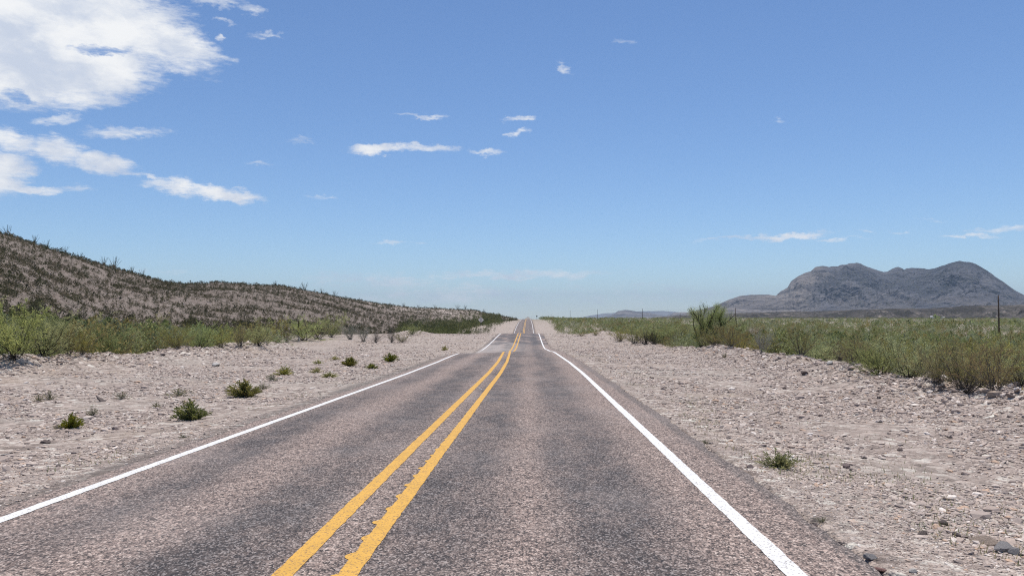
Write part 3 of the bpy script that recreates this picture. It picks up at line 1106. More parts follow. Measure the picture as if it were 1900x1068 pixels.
# ---- merged far scrub
_ico = np.array([(0, 0, 1)] + [(.894 * math.cos(i * 1.2566), .894 * math.sin(i * 1.2566), .447) for i in range(5)] + [(.894 * math.cos(i * 1.2566 + .628), .894 * math.sin(i * 1.2566 + .628), -.447) for i in range(5)] + [(0, 0, -1)])
_icf = np.array([(0, 1, 2), (0, 2, 3), (0, 3, 4), (0, 4, 5), (0, 5, 1), (1, 6, 2), (2, 7, 3), (3, 8, 4), (4, 9, 5), (5, 10, 1),
                 (2, 6, 7), (3, 7, 8), (4, 8, 9), (5, 9, 10), (1, 10, 6), (11, 7, 6), (11, 8, 7), (11, 9, 8), (11, 10, 9), (11, 6, 10)])


def scrub_mass(name, X, Y, Hh, Ww, cols, nleaf, leafrel, mat, label, seed):
    """clumps of leaf-sized blades spread through each plant's volume, all in one mesh"""
    rng = np.random.default_rng(seed)
    n = len(X)
    Z = land(X, Y)
    idx = np.repeat(np.arange(n), nleaf)
    m = len(idx)
    a = rng.uniform(0, 2 * math.pi, m)
    zz = rng.beta(1.6, 1.1, m)
    prof = np.sin(np.clip(zz * .9 + .12, 0, 1) * math.pi) ** .6
    rad = np.sqrt(rng.uniform(0.02, 1, m)) * prof
    lob = 1 + .35 * np.sin(a * 3 + idx * 1.7) + .2 * np.sin(a * 5 + idx * 2.9)
    P = np.stack([X[idx] + np.cos(a) * rad * lob * Ww[idx] * .5, Y[idx] + np.sin(a) * rad * lob * Ww[idx] * .5, Z[idx] + zz * Hh[idx] * (1 - .25 * rad) - .02], 1)
    d = rng.normal(0, 1, (m, 3))
    d[:, 2] = np.abs(d[:, 2]) + .3
    d /= np.linalg.norm(d, axis=1)[:, None]
    s = np.cross(d, rng.normal(0, 1, (m, 3)))
    s /= np.linalg.norm(s, axis=1)[:, None] + 1e-9
    L = (leafrel * Hh[idx] * rng.uniform(.5, 1.5, m))[:, None]
    v = np.stack([P - s * L * .22, P + s * L * .22, P + d * L], 1).reshape(-1, 3)
    f = np.arange(3 * m).reshape(m, 3)
    c = np.repeat(cols[idx] * rng.uniform(.75, 1.25, (m, 1)), 3, axis=0)
    o = link(name, mesh_np(name, v, f, attrs={'plant': c}), mat)
    tag(o, label, kind='stuff')
    return o


PAL = np.array([(.19, .20, .075), (.225, .248, .105), (.155, .182, .072), (.235, .198, .083), (.24, .265, .165), (.22, .262, .12)])


def far_scrub():
    rng = np.random.default_rng(77)
    sets = []
    for (N, d0, d1, a0, a1, hs) in ((5200, 55, 330, .5, 36, (.9, 1.9)), (5200, 300, 2000, .5, 36, (1.2, 2.6)), (1500, 40, 120, -36, -6, (1.2, 2.2)), (700, 150, 620, -9, -.9, (1.2, 2.6)), (700, 13, 75, 35.5, 62, (1.0, 1.6)), (260, 26, 70, -62, -36.5, (1.3, 2.1))):
        a = np.radians(rng.uniform(a0, a1, N))
        if a0 > 0:
            a = np.radians(a0 + (a1 - a0) * rng.uniform(0, 1, N) ** 1.15)
        d = np.exp(rng.uniform(math.log(d0), math.log(d1), N))
        x, y = d * np.sin(a), d * np.cos(a)
        o = xo(y)
        e = np.where(x < XC, XL - (x - o), x - o - XR)
        hf = np.interp(a, _haz, HF)
        edge = np.where(x > XC, bermR(y) + 1.8 + 2 * fbm(y / 15, y * 0, 2, 7), np.where(y < 78, bermL(y) + 2.5, np.interp(y, [78, 80, 118, 150, 200, 300, 420, 620], [46, 46, 34, 17, 10, 9, 6, 6.]) + 3 * fbm(y / 20, y * 0, 2, 9)))
        ok = (e > edge)
        ok &= ~((x < XC) & (d > hf * 1.06 + 6))
        dens = fbm(x / 40, y / 40, 3, 97)
        ok &= (dens > -.42)
        h = rng.uniform(*hs, N) * (1 + .3 * dens)
        # skyline of the brush right of the road
        gz = land(x, y)
        capv = np.where(a > R(12), 603., np.where(a > R(3.2), 588., 587.)) + rng.uniform(-2.5, 9, N) - 5 * (rng.uniform(0, 1, N) < .06)
        top = 1.7 - (capv - 585) * d / FPX
        bound = np.where((x > XC) & (d < 250), np.clip(top - gz, .55, None), 9)
        h = np.minimum(h, bound)
        sets.append((x[ok], y[ok], h[ok], d[ok], a[ok]))
    x, y, h, d, a = (np.concatenate(k) for k in zip(*sets))
    pi = rng.integers(0, len(PAL), len(x))
    c = PAL[pi] * rng.uniform(.75, 1.2, (len(x), 1))
    green = (x < XC) & (y > 110)
    c[green] = np.array((.085, .098, .038)) * rng.uniform(.8, 1.25, (int(green.sum()), 1))
    w = h * rng.uniform(1.1, 1.9, len(x))
    w = np.where(d > 300, w * 1.5, w)
    near, mid, farr = d < 130, (d >= 130) & (d < 330), d >= 330
    scrub_mass('desert_scrub', x[near], y[near], h[near], w[near], c[near], 380, .085, M['scrub'], 'green and olive brush filling the flats behind the roadside bushes', 1)
    scrub_mass('desert_scrub', x[mid], y[mid], h[mid], w[mid], c[mid], 150, .14, M['scrub'], 'green brush carpeting the flats farther off', 2)
    scrub_mass('desert_scrub', x[farr], y[farr], h[farr], w[farr], c[farr], 46, .26, M['scrub'], 'green brush of the far plain up to the mesa', 3)


far_scrub()


# ---- hillside shrubs: 290 nearest as things, the rest one mass
def blade_shrub(seed, n=240, rel=.16):
    rng = np.random.default_rng(seed)
    a = rng.uniform(0, 2 * math.pi, n)
    zz = rng.beta(1.3, 1.2, n)
    rad = np.sqrt(rng.uniform(.02, 1, n)) * np.sin(np.clip(zz * .85 + .2, 0, 1) * math.pi) ** .5
    lob = 1 + .3 * np.sin(a * 3 + seed) + .2 * np.sin(a * 5 + seed * 2)
    P = np.stack([np.cos(a) * rad * lob * .62, np.sin(a) * rad * lob * .62, zz * .92 * (1 - .25 * rad) - .03], 1)
    d = P * np.array([1, 1, .6]) + rng.normal(0, .5, (n, 3)) + np.array([0, 0, .35])
    d /= np.linalg.norm(d, axis=1)[:, None]
    v, f = leaf_quads(P, rel, rng, along=d, aspect=2.4)
    return mesh_np('hillside_shrub', v, f)


def hill_plants():
    rng = np.random.default_rng(5)
    N = 34000
    a = rng.uniform(az_of(-60), az_of(960), N)
    t = rng.uniform(0.0, 1.05, N) ** .85
    D, F = np.interp(a, _haz, HD), np.interp(a, _haz, HF)
    d = F + (D - F) * t
    x, y = d * np.sin(a), d * np.cos(a)
    dens = fbm(x / 11, y / 17, 3, 13) + .3 * fbm(x / 50, y / 50, 2, 14)
    keep = rng.uniform(-.8, .5, N) < .8 * dens + .3 * (t < .25)
    # thin the density to match equal spacing on the slope rather than on the image
    keep &= rng.uniform(0, 1, N) < np.clip((d / 330) ** 1.0 + .25, 0, 1)
    x, y, d, t = x[keep], y[keep], d[keep], t[keep]
    h = (.3 + .62 * rng.uniform(0, 1, len(x)) ** 1.6) * np.where(t < .15, 1.35, 1.) * np.where(rng.uniform(0, 1, len(x)) < .08, 1.5, 1)
    order = np.argsort(d / h)
    pro = [blade_shrub(400 + k) for k in range(4)]
    for m_ in pro:
        m_.materials.append(M['hillplant_l'])
    for i in order[:285]:
        o = link('hillside_shrub', pro[random.randrange(4)], None)
        o.location = (x[i], y[i], float(land(x[i], y[i])))
        o.rotation_euler = (0, 0, random.uniform(0, 6.28))
        w = h[i] * random.uniform(.9, 1.4)
        o.scale = (w, w, h[i])
        tag(o, 'small dark green shrub among many on the stony hillside', 'shrub', 'shrubs dotted over the left hillside')
    r = order[285:]
    cp = np.array([(.062, .064, .034), (.080, .078, .043), (.050, .055, .030), (.105, .092, .058), (.15, .128, .09)])
    c = cp[rng.integers(0, 5, len(r))] * rng.uniform(.8, 1.25, (len(r), 1))
    scrub_mass('hillside_scrub', x[r], y[r], h[r], h[r] * rng.uniform(1., 1.7, len(r)), c, 30, .30, M['scrub'], 'dark scrub speckling the upper and farther slopes of the hill', 9)


hill_plants()


def thicket():
    rng = np.random.default_rng(15)
    N = 1050
    a = az_of(928) - (az_of(928) - az_of(742)) * rng.uniform(0, 1, N) ** 1.3
    F = np.interp(a, _haz, HF)
    t_ = rng.uniform(-.10, 1., N) ** 1.0
    d = F * (1 + .42 * t_)
    x, y = d * np.sin(a), d * np.cos(a)
    o = xo(y)
    keep = (XL - (x - o) > np.interp(y, [100, 150, 200, 300, 450], [40, 22, 14, 10, 8])) & (rng.uniform(0, 1, N) < 1.15 - t_)
    x, y, t_ = x[keep], y[keep], t_[keep]
    h = rng.uniform(1.3, 2.7, len(x)) * (1.1 - .35 * t_)
    c = np.array([(.085, .102, .040), (.115, .125, .052), (.075, .088, .040), (.14, .14, .065), (.10, .11, .06)])[rng.integers(0, 5, len(x))] * rng.uniform(.75, 1.35, (len(x), 1))
    scrub_mass('thicket', x, y, h, h * rng.uniform(1.1, 1.8, len(x)), c, 150, .14, M['scrub'], 'dark green thicket along the foot of the hill behind the diamond sign', 19)


thicket()


# ---- ocotillos on the hill's skyline: (u, height px)
def ocotillo_mesh(seed, n=13):
    rng = np.random.default_rng(seed)
    mb = MB()
    for k in range(n):
        az, tilt = rng.uniform(0, 6.28), R(rng.uniform(6, 42))
        d = np.array([math.sin(tilt) * math.cos(az), math.sin(tilt) * math.sin(az), math.cos(tilt)])
        p = polyline((rng.normal(0, .05), rng.normal(0, .05), -.1), d, rng.uniform(2., 3.1), 7, .05, .012, rng)
        mb.tube(p, np.linspace(.045, .02, 7), 5)
    return mb


oc = []
for k in range(3):
    e = empty('ocotillo', (0, -80 - 5 * k, -8))
    ocotillo_mesh(900 + k).build('canes', M['ocotillo_s'], e)
    oc.append(e)
OCO = [(11, 17, 'ocotillo highest on the hill skyline, at the left photo edge'), (60, 15, 'ocotillo on the skyline, second from the left photo edge'), (84, 13, 'slanting ocotillo on the upper skyline next to a dark shrub'),
       (118, 12, 'ocotillo on the skyline right of the slanting one'), (146, 10, 'small ocotillo on the skyline between two larger groups'), (191, 15, 'thin ocotillo on the skyline left of the bushiest one'),
       (211, 20, 'bushiest and tallest ocotillo on the hill skyline'), (245, 13, 'ocotillo on the skyline, left of a pair above the saddle'), (263, 12, 'ocotillo on the skyline just above the saddle'),
       (511, 8, 'tiny ocotillo on the second hill, left of the lone dark one'), (565, 15, 'lone dark ocotillo on the right shoulder of the second hill'), (597, 10, 'ocotillo right of the lone dark one on the second hill'),
       (621, 10, 'ocotillo on the pale slope, second right of the lone dark one')]
OCO += [(u, h, 'tiny ocotillo on the pale skyline at the hill end near the road') for u, h in ((748, 8), (776, 6), (807, 7), (849, 9), (863, 8), (898, 6))]
for i, (u, hp, lab) in enumerate(OCO):
    o = oc[i % 3] if i < 3 else copy_tree(oc[i % 3])
    D = float(np.interp(az_of(u), _haz, HD)) - 2
    x, y = at_dist(u, D)
    o.location = (x, y, float(land(x, y)))
    o.rotation_euler = (0, 0, random.uniform(0, 6.28))
    s = (hp + 2) * D / FPX / 2.9
    o.scale = (s, s, s)
    tag(o, lab, 'ocotillo', 'ocotillos standing on the hill skyline')


# ---- the tall mesquite with bare branches, right of the road
def tall_tree(name, u, v, hp, wpx, seed, n_main, leaves, lab, dist=None, leaf=.05, kind='mesquite'):
    rng = np.random.default_rng(seed)
    if dist is None:
        x, y, d = hit(u, v)
    else:
        d = dist
        x, y = at_dist(u, d)
    H, W = hp * d / FPX, wpx * d / FPX
    root = empty(name, (x, y, float(land(x, y)) - .05))
    mb = MB()
    tips, bare = [], []
    for k in range(n_main):
        az = rng.normal(0, .7) + (math.pi if rng.uniform() < .5 else 0)
        tilt = R(rng.uniform(8, 64) if k % 3 else rng.uniform(0, 20))
        dd = np.array([math.sin(tilt) * math.cos(az), math.sin(tilt) * math.sin(az), math.cos(tilt)])
        L = H * rng.uniform(.8, 1.08)
        L = min(L, .66 * W / max(.2, math.sin(tilt)))
        st = polyline(rng.normal(0, .13 * W / 2, 3) * np.array([1, 1, 0]), dd, L, 9, .10, .03, rng)
        mb.tube(st, np.linspace(.055 * H / 3, .018, 9) * rng.uniform(.8, 1.2), 6)
        for q in range(7):
            s = rng.uniform(.2, 1.)
            i = min(int(s * 8), 7)
            td = (st[i + 1] - st[i])
            td = td / np.linalg.norm(td) + rng.normal(0, .5, 3)
            td /= np.linalg.norm(td)
            b = polyline(st[i], td, H * rng.uniform(.14, .30), 5, .2, .06, rng)
            mb.tube(b, np.linspace(.026, .010, 5), 4)
            for w in range(4):
                j = rng.integers(1, 5)
                t2 = td + rng.normal(0, .6, 3)
                t2 /= np.linalg.norm(t2)
                tw = polyline(b[j], t2, H * rng.uniform(.06, .14), 4, .2, .05, rng)
                mb.tube(tw, np.linspace(.010, .006, 4), 3, False)
                tips.append(tw)
    mb.build('trunk', M['dark_stem'], root)
    T = np.array(tips)
    # foliage thins out towards the dead upper limbs
    wt = np.clip(1.3 - T[:, 0, 2] / H, .16, 1) ** 1.2
    # one leafy leader keeps its green top
    wt = wt + .9 * ((T[:, 0, 0] > .1 * W) & (T[:, 0, 0] < .28 * W) & (T[:, 0, 2] > .7 * H))
    idx = rng.choice(len(T), leaves, p=wt / wt.sum())
    i = rng.integers(0, 3, leaves)
    P = T[idx, i] + rng.normal(0, .13 * H / 3, (leaves, 3))
    v_, f_ = leaf_quads(P, leaf, rng)
    link('crown', mesh_np('crown', v_, f_), M['mesquite_l'], root)
    tag(root, lab, 'mesquite')
    return root


tall_tree('mesquite_tree', 1305, 632, 78, 128, 22, 22, 70000, 'tall mesquite with dark bare branches towering over the brush right of the road', dist=69)
tall_tree('mesquite_tree', 1348, 626, 54, 64, 23, 11, 16000, 'shorter bare mesquite leaning right of the tall bare branched one', dist=66)
tall_tree('mesquite_tree', 1757, 634, 34, 48, 25, 16, 250, 'dark leafless mesquite spreading low in the right brush, left of the near utility pole', dist=46)
tall_tree('mesquite_tree', 1862, 632, 30, 44, 27, 9, 2500, 'half bare mesquite at the foot of the near utility pole', dist=60)
tall_tree('mesquite_tree', 1815, 640, 34, 46, 29, 7, 1800, 'thin branched mesquite between the leafless mesquite and the near pole', dist=44)
tall_tree('mesquite_tree', 1520, 622, 26, 60, 31, 9, 6000, 'greyish half bare mesquite standing up from the brush in front of the mesa', dist=60)


# ---- tufts growing in the gravel verges: (u, v, w px, h px, kind, label)
def tuft_mesh(seed, n=420, lean=48, blade=.19, wid=4.5):
    rng = np.random.default_rng(seed)
    ns = 46
    az, tilt = rng.uniform(0, 6.28, ns), np.radians(rng.uniform(4, lean + 20, ns))
    d = np.stack([np.sin(tilt) * np.cos(az), np.sin(tilt) * np.sin(az), np.cos(tilt)], 1)
    L = rng.uniform(.55, 1.0, ns)
    idx = rng.integers(0, ns, n)
    s = rng.uniform(.12, 1., n)
    P = d[idx] * (L[idx] * s)[:, None] + rng.normal(0, .03, (n, 3))
    P[:, 2] = np.maximum(P[:, 2] * (1.0), 0)
    v, f = leaf_quads(P, blade, rng, along=d[idx] * 1.4, aspect=wid)
    mb = MB()
    for k in range(ns):
        mb.tube(np.array([[0, 0, -.03], d[k] * L[k] * .5, d[k] * L[k]]), [.012, .009, .005], 3, False)
    return mb, v, f


TP = {}
for kind, (lm, sm, n, seeds, ln) in {'green': ('tuft_l', 'stem', 1700, (1, 2, 3), 52), 'dry': ('dry_l', 'pale_stem', 230, (4, 5), 62), 'dull': ('creosote_l', 'stem', 1100, (6, 7), 62)}.items():
    TP[kind] = []
    for sd in seeds:
        mb, v, f = tuft_mesh(sd, n, ln)
        e = empty('weed_tuft', (0, -100, -8))
        mb.build('stems', M[sm], e)
        link('foliage', mesh_np('foliage', v, f), M[lm], e)
        TP[kind].append([e, False])
TUFT = [(355, 779, 60, 32, 'green', 'fullest round green tuft on the left gravel near the white line'), (455, 736, 62, 28, 'green', 'wide green tuft on the left gravel beyond the fullest one'),
        (132, 794, 36, 22, 'green', 'small green tuft on the left gravel, leftmost of the green ones'), (650, 679, 30, 17, 'green', 'green tuft on the left gravel, second last before the dip'),
        (723, 671, 28, 15, 'green', 'green tuft nearest the dip on the left gravel'), (689, 684, 22, 10, 'green', 'low green tuft beside the left white line between two larger ones'),
        (611, 700, 28, 10, 'dull', 'flat dark tuft closest to the left white line'), (587, 691, 20, 10, 'dull', 'small dull tuft left of the flat dark one'),
        (590, 675, 16, 8, 'dull', 'tiny dark tuft behind the small dull one on the left gravel'), (622, 668, 17, 8, 'dull', 'tiny olive tuft left of the second last green tuft'),
        (528, 696, 34, 16, 'dull', 'olive tuft on the left gravel right of the wide green one'), (505, 706, 30, 13, 'dry', 'dry straggly tuft in front of the olive tuft on the left gravel'),
        (1448, 868, 68, 30, 'dull', 'lone olive tuft in the right gravel'), (72, 745, 22, 13, 'dry', 'dry wispy weed far left on the left gravel'), (92, 741, 24, 16, 'dry', 'dry wispy weed just right of the far left one'),
        (226, 740, 28, 15, 'dry', 'dry wispy weed between the far left weeds and the fullest tuft'), (290, 756, 22, 12, 'dry', 'small dry weed left of the fullest green tuft'), (172, 771, 22, 18, 'dry', 'pale spiky weed above the small green tuft'),
        (332, 734, 42, 14, 'dry', 'sprawling dry weed above the fullest green tuft'), (825, 650, 13, 9, 'dull', 'small dark tuft near where the left white line sinks into the dip'), (106, 795, 20, 9, 'dry', 'dry scrap of weed beside the leftmost green tuft'),
        (488, 722, 26, 14, 'dry', 'dry stalks at the right of the wide green tuft'), (340, 812, 22, 8, 'dry', 'dry grass scrap next to the left white line'), (733, 664, 10, 6, 'dull', 'tiny tuft right behind the green tuft nearest the dip'),
        (1345, 664, 14, 10, 'dry', 'small dry weed on the right rubble bank'), (1525, 968, 26, 12, 'dry', 'faded green weed in the right gravel near the asphalt edge'), (1310, 822, 30, 8, 'dry', 'sparse weed beside the right asphalt edge')]
for (u, v, wp, hp, kind, lab) in TUFT:
    x, y, d = hit(u, v)
    ent = random.choice(TP[kind])
    o = copy_tree(ent[0]) if ent[1] else ent[0]
    ent[1] = True
    o.location = (x, y, float(land(x, y)) - .01)
    o.rotation_euler = (0, 0, random.uniform(0, 6.28))
    w = wp * d / FPX / 1.5
    o.scale = (w, w, hp * d / FPX * 1.05)
    tag(o, lab, 'tuft', 'weed tufts growing in the gravel verges')
for k in TP:
    for ent in TP[k]:
        if not ent[1]:
            for ch in list(ent[0].children):
                bpy.data.objects.remove(ch)
            bpy.data.objects.remove(ent[0])


# ---- sparse grass wisps along the asphalt edges
def grass():
    rng = np.random.default_rng(8)
    n = 9000
    y = np.exp(rng.uniform(math.log(5), math.log(70), n))
    right = rng.uniform(0, 1, n) < .72
    x = np.where(right, XR + .25 + rng.gamma(2., .55, n), XL - .15 - rng.gamma(1.6, .5, n)) + xo(y)
    k = fbm(x / 1.5, y / 3.5, 3, 19) > .16
    x, y = x[k], y[k]
    n = len(x)
    z = ground(x, y)
    L = rng.uniform(.03, .10, n)
    a = rng.uniform(0, 6.28, n)
    ln = rng.uniform(.2, 1.2, n)
    d = np.stack([np.cos(a) * ln, np.sin(a) * ln, np.ones(n)], 1)
    d /= np.linalg.norm(d, axis=1)[:, None]
    s = np.stack([-np.sin(a), np.cos(a), 0 * a], 1) * .005
    P = np.stack([x, y, z - .005], 1)
    v = np.stack([P - s, P + s, P + d * L[:, None]], 1).reshape(-1, 3)
    c = np.array([(.20, .20, .09), (.15, .18, .08), (.27, .24, .13)])[rng.integers(0, 3, n)]
    o = link('grass', mesh_np('grass', v, np.arange(3 * n).reshape(n, 3), attrs={'plant': np.repeat(c, 3, axis=0)}), M['scrub'])
    tag(o, 'thin faded grass growing along the asphalt edges', kind='stuff')


grass()


# ------------------------------------------------------------------ loose stones
def gravel():
    rng = np.random.default_rng(4)
    N = 420000
    d = np.exp(rng.uniform(math.log(4.2), math.log(150), N))
    a = np.radians(rng.uniform(-37, 37, N))
    x, y = d * np.sin(a), d * np.cos(a)
    o = xo(y)
    eL, eR = XL - (x - o), (x - o) - XR
    left = x < XC
    e = np.where(left, eL, eR)
    be = np.where(left, bermL(y), bermR(y))
    n = fbm(x / 1.7, y / 1.7, 3, 23)
    bank = np.exp(-((e - be) / 2.2) ** 2)
    ok = (e > .12) & (e < be + 3.2) & (rng.uniform(0, 1, N) < .48 + 1.5 * n + .5 * bank)
    x, y, d, e, bank, left = x[ok], y[ok], d[ok], e[ok], bank[ok], left[ok]
    n = len(x)
    s = np.exp(rng.normal(0, .48, n)) * .0140 * np.clip(d / 7, .8, None) ** .55
    s = s * (1 + .7 * bank * rng.uniform(0, 1, n) ** 2) * np.where(rng.uniform(0, 1, n) < .025, 1.9, 1) * (.55 + .45 * sst(.1, 1.6, e))
    s = np.minimum(s, .16)
    z = ground(x, y)
    base = _ico[None] * rng.uniform(.68, 1.22, (n, 12, 1))
    base = base * np.stack([np.ones(n), rng.uniform(.55, .95, n), rng.uniform(.25, .55, n)], 1)[:, None]
    th = rng.uniform(0, 6.28, n)
    cs, sn = np.cos(th)[:, None], np.sin(th)[:, None]
    tl = rng.normal(0, .22, n)[:, None]
    zx = base[..., 2] + base[..., 0] * tl
    v = np.stack([base[..., 0] * cs - base[..., 1] * sn, base[..., 0] * sn + base[..., 1] * cs, zx], -1) * s[:, None, None]
    v = v + np.stack([x, y, z + s * .10], 1)[:, None]
    f = (_icf[None] + (np.arange(n) * 12)[:, None, None]).reshape(-1, 3)
    tone = np.clip(rng.normal(.60, .22, n), 0, 1)
    ob = link('gravel', mesh_np('gravel', v.reshape(-1, 3), f, attrs={'tone': np.repeat(tone, 12)}), M['stone'])
    tag(ob, 'loose angular pale stones strewn over both road verges', kind='stuff')
    print('stones', n)


gravel()

# ---- single rocks that stand out
ROCKC = {'dark': (.17, .138, .125), 'grey': (.34, .32, .31), 'tan': (.47, .375, .30), 'pink': (.31, .245, .225), 'pale': (.58, .55, .51), 'red': (.33, .20, .175)}
for k, c in ROCKC.items():
    M['rock_' + k] = material('rock_' + k, m_rock(c), .92, .15)
ROCK = [(1493, 694, 14, 9, 'dark', 'dark rock on the right verge below the rubble bank'), (1531, 671, 11, 7, 'dark', 'dark rock at the brush edge, left of a pale one on the right bank'), (1539, 675, 13, 7, 'pale', 'pale rock right of the dark one at the right brush edge'),
        (1512, 983, 19, 15, 'pink', 'angular pinkish rock in the right gravel next to the asphalt edge'), (1826, 1010, 42, 18, 'tan', 'big tan rock in the lower right gravel'), (1862, 1024, 30, 22, 'grey', 'big grey rock beside the tan one at the lower right'),
        (1884, 1029, 20, 14, 'grey', 'smaller grey rock right of the big grey one'), (1616, 1035, 24, 10, 'grey', 'flat grey stone in the lower right gravel'), (1392, 868, 16, 9, 'pink', 'pinkish rock left of the lone olive tuft'),
        (1569, 868, 14, 11, 'pink', 'reddish grey rock right of the lone olive tuft'), (1749, 973, 16, 9, 'dark', 'dark rock above the big tan rock'), (1711, 992, 20, 9, 'dark', 'flat dark rock left of the big tan rock'),
        (1774, 995, 16, 9, 'dark', 'dark rock between the flat dark one and the big tan one'), (1550, 1016, 24, 8, 'pale', 'flat pale stone below the angular pinkish rock'), (1693, 1061, 18, 9, 'pale', 'pale stone at the bottom photo edge right of the road'),
        (1637, 1060, 26, 9, 'red', 'flat reddish stone at the bottom photo edge'), (85, 822, 18, 8, 'dark', 'flat dark rock on the left gravel'), (402, 679, 18, 10, 'pale', 'pale pyramid shaped rock below the left rubble bank'),
        (40, 673, 18, 8, 'pale', 'pale slab at the foot of the mesquite at the left photo edge'), (215, 797, 14, 8, 'pink', 'pinkish stone right of the leftmost green tuft'), (1845, 735, 26, 10, 'tan', 'long tan stone at the right brush edge below the bare twigs'),
        (1887, 716, 14, 9, 'tan', 'tan stone under the dark bare bush at the right photo edge'), (1700, 694, 14, 8, 'pale', 'pale stone below the bright green bush on the right'), (12, 847, 16, 8, 'pale', 'pale stone at the left photo edge')]


def rock_mesh(seed):
    rng = np.random.default_rng(seed)
    import bmesh
    bm = bmesh.new()
    bmesh.ops.create_icosphere(bm, subdivisions=3, radius=1)
    pl = [(lambda q: q / np.linalg.norm(q))(rng.normal(0, 1, 3)) for _ in range(11)]
    dd = rng.uniform(.42, .85, 11)
    for v in bm.verts:
        p = np.array(v.co)
        for q, k in zip(pl, dd):
            h = p @ q
            if h > k:
                p = p - q * (h - k) * .98
        p = p * (1 + .05 * float(fbm(np.array(p[0] * 3 + 9), np.array(p[1] * 3 + p[2] * 2), 3, seed)))
        v.co = p
    me = bpy.data.meshes.new('rock')
    bm.to_mesh(me)
    bm.free()
    return me


for i, (u, v, wp, hp, c, lab) in enumerate(ROCK):
    x, y, d = hit(u, v)
    o = link('rock', rock_mesh(700 + i), M['rock_' + c])
    w, h = .86 * wp * d / FPX, .86 * hp * d / FPX
    o.location = (x, y, float(land(x, y)) + h * .30)
    o.scale = (w * .6, w * .5, h * .66)
    o.rotation_euler = (random.uniform(-.15, .15), random.uniform(-.15, .15), random.uniform(-.5, .5))
    tag(o, lab, 'rock')


# ------------------------------------------------------------------ signs, posts, poles
def road_sign():
    d = 148.
    x, y = at_dist(892.4, d)
    z = float(ground(x, y))
    e = empty('road_sign', (x, y, z - .05), rotz=-.06)
    b = MB()
    zc = 1.7 - (593 - 585) * d / FPX - z + .05
    b.box((0, .03, (zc + .45) / 2), (.075, .04, zc + .45))
    b.build('post', M['steel_dark'], e)
    b = MB()
    n = []
    h = .55
    for k in range(4):                           # a diamond with rounded corners
        a = k * math.pi / 2
        for q in (-.5, 0, .5):
            r_ = h - .045 + (.012 if q == 0 else 0)
            c = np.array([math.cos(a), math.sin(a)]) * r_
            n.append((c[0] + .05 * math.cos(a + q) - .05 * math.cos(a) + .03 * math.cos(a), zc + c[1] + .05 * math.sin(a + q) - .05 * math.sin(a) + .03 * math.sin(a)))
    b.prism(n, .055, .06)
    b.build('sign_panel', M['steel'], e)
    b = MB()
    for dz in (-.25, .25):
        b.tube([(0, .0, zc + dz), (0, .07, zc + dz)], .014, 6)
    b.build('bolts', M['steel'], e)
    tag(e, 'grey back of a diamond road sign on a dark post left of the road', 'road sign')


road_sign()


def far_sign():
    d = 575.
    x, y = at_dist(996, d)
    z = float(ground(x, y))
    e = empty('road_sign', (x, y, z - .1))
    zc = 1.7 - (586.2 - 585) * d / FPX - z + .1
    b = MB()
    b.box((0, .03, zc / 2), (.1, .05, zc))
    b.build('post', M['steel_dark'], e)
    b = MB()
    b.prism([(-.42, zc - .5), (.42, zc - .5), (.42, zc + .5), (-.42, zc + .5)], -.02, .0)
    b.build('sign_panel', M['steel_dark'], e)
    tag(e, 'tiny dark road sign on the far crest at the right of the road', 'road sign')


far_sign()


def marker_post():
    x, y, d = hit(554, 632.5)
    z = float(land(x, y))
    e = empty('marker_post', (x, y, z - .1))
    H = 37 * d / FPX
    b = MB()
    b.box((0, 0, H / 2), (.07, .05, H))
    b.build('post', M['steel_dark'], e)
    b = MB()
    b.prism([(-.075, H * .60), (.075, H * .60), (.075, H * .985), (.06, H), (-.06, H), (-.075, H * .985)], -.045, -.03)
    b.build('marker_panel', M['marker_plate'], e)
    tag(e, 'thin dark marker post with narrow panel standing in the left brush', 'marker post')
    e2 = empty('delineator_post', (x + .35, y - 1., float(land(x + .35, y - 1.)) - .1))
    b = MB()
    b.prism([(-.05, 0), (.05, 0), (.05, .72), (.03, .76), (-.03, .76), (-.05, .72)], -.012, .012)
    b.build('delineator_body', M['stud_cap'], e2)
    tag(e2, 'short pale delineator post at the foot of the dark marker post', 'marker post')


marker_post()

POLES = [(1853, 208, 553, 'utility pole nearest the viewer, standing tall at the right below the big mountain'), (1364.5, 370, 571.5, 'utility pole just right of the tall bare branched mesquite'), (1262, 640, 580, 'short utility pole left of the tall bare branched mesquite'),
         (1192, 580, 572.5, 'utility pole in front of the small low peak'), (1108.5, 780, 573.7, 'utility pole just left of the small low peak'), (1058, 1000, 576, 'utility pole second nearest to the road crest'), (1022.5, 1300, 582.5, 'tiny utility pole nearest to the road crest')]
pole_tops = []
for i, (u, d, vt, lab) in enumerate(POLES):
    x, y = at_dist(u, d)
    z = float(ground(x, y))
    top = 1.7 - (vt - 585) * d / FPX
    e = empty('utility_pole', (x, y, z - .5), rotz=-.35)
    H = top - z + .5
    b = MB()
    b.tube([(0, 0, 0), (.02, 0, H * .5), (0, 0, H)], [.17, .15, .12], 8)
    b.build('pole_shaft', M['wood'], e, True)
    b = MB()
    b.tube([(0, 0, H - .02), (0, 0, H + .22)], [.05, .035], 6)
    b.build('insulator', M['porcelain'], e)
    b = MB()
    b.tube([(.14, 0, H - 1.1), (.22, 0, H - 1.1)], [.05, .03], 6)
    b.build('insulator', M['porcelain'], e)
    tag(e, lab, 'utility pole', 'utility poles crossing the flats on the right')
    pole_tops.append(np.array([x, y, top + .2]))


def wire(p, q, sag, lab):
    t = np.linspace(0, 1, 24)
    P = p[None] * (1 - t)[:, None] + q[None] * t[:, None]
    P[:, 2] -= sag * 4 * t * (1 - t)
    b = MB()
    b.tube(P, .016, 4)
    o = b.build('overhead_wire', M['wire'])
    tag(o, lab, 'wire', 'wires strung between the utility poles')


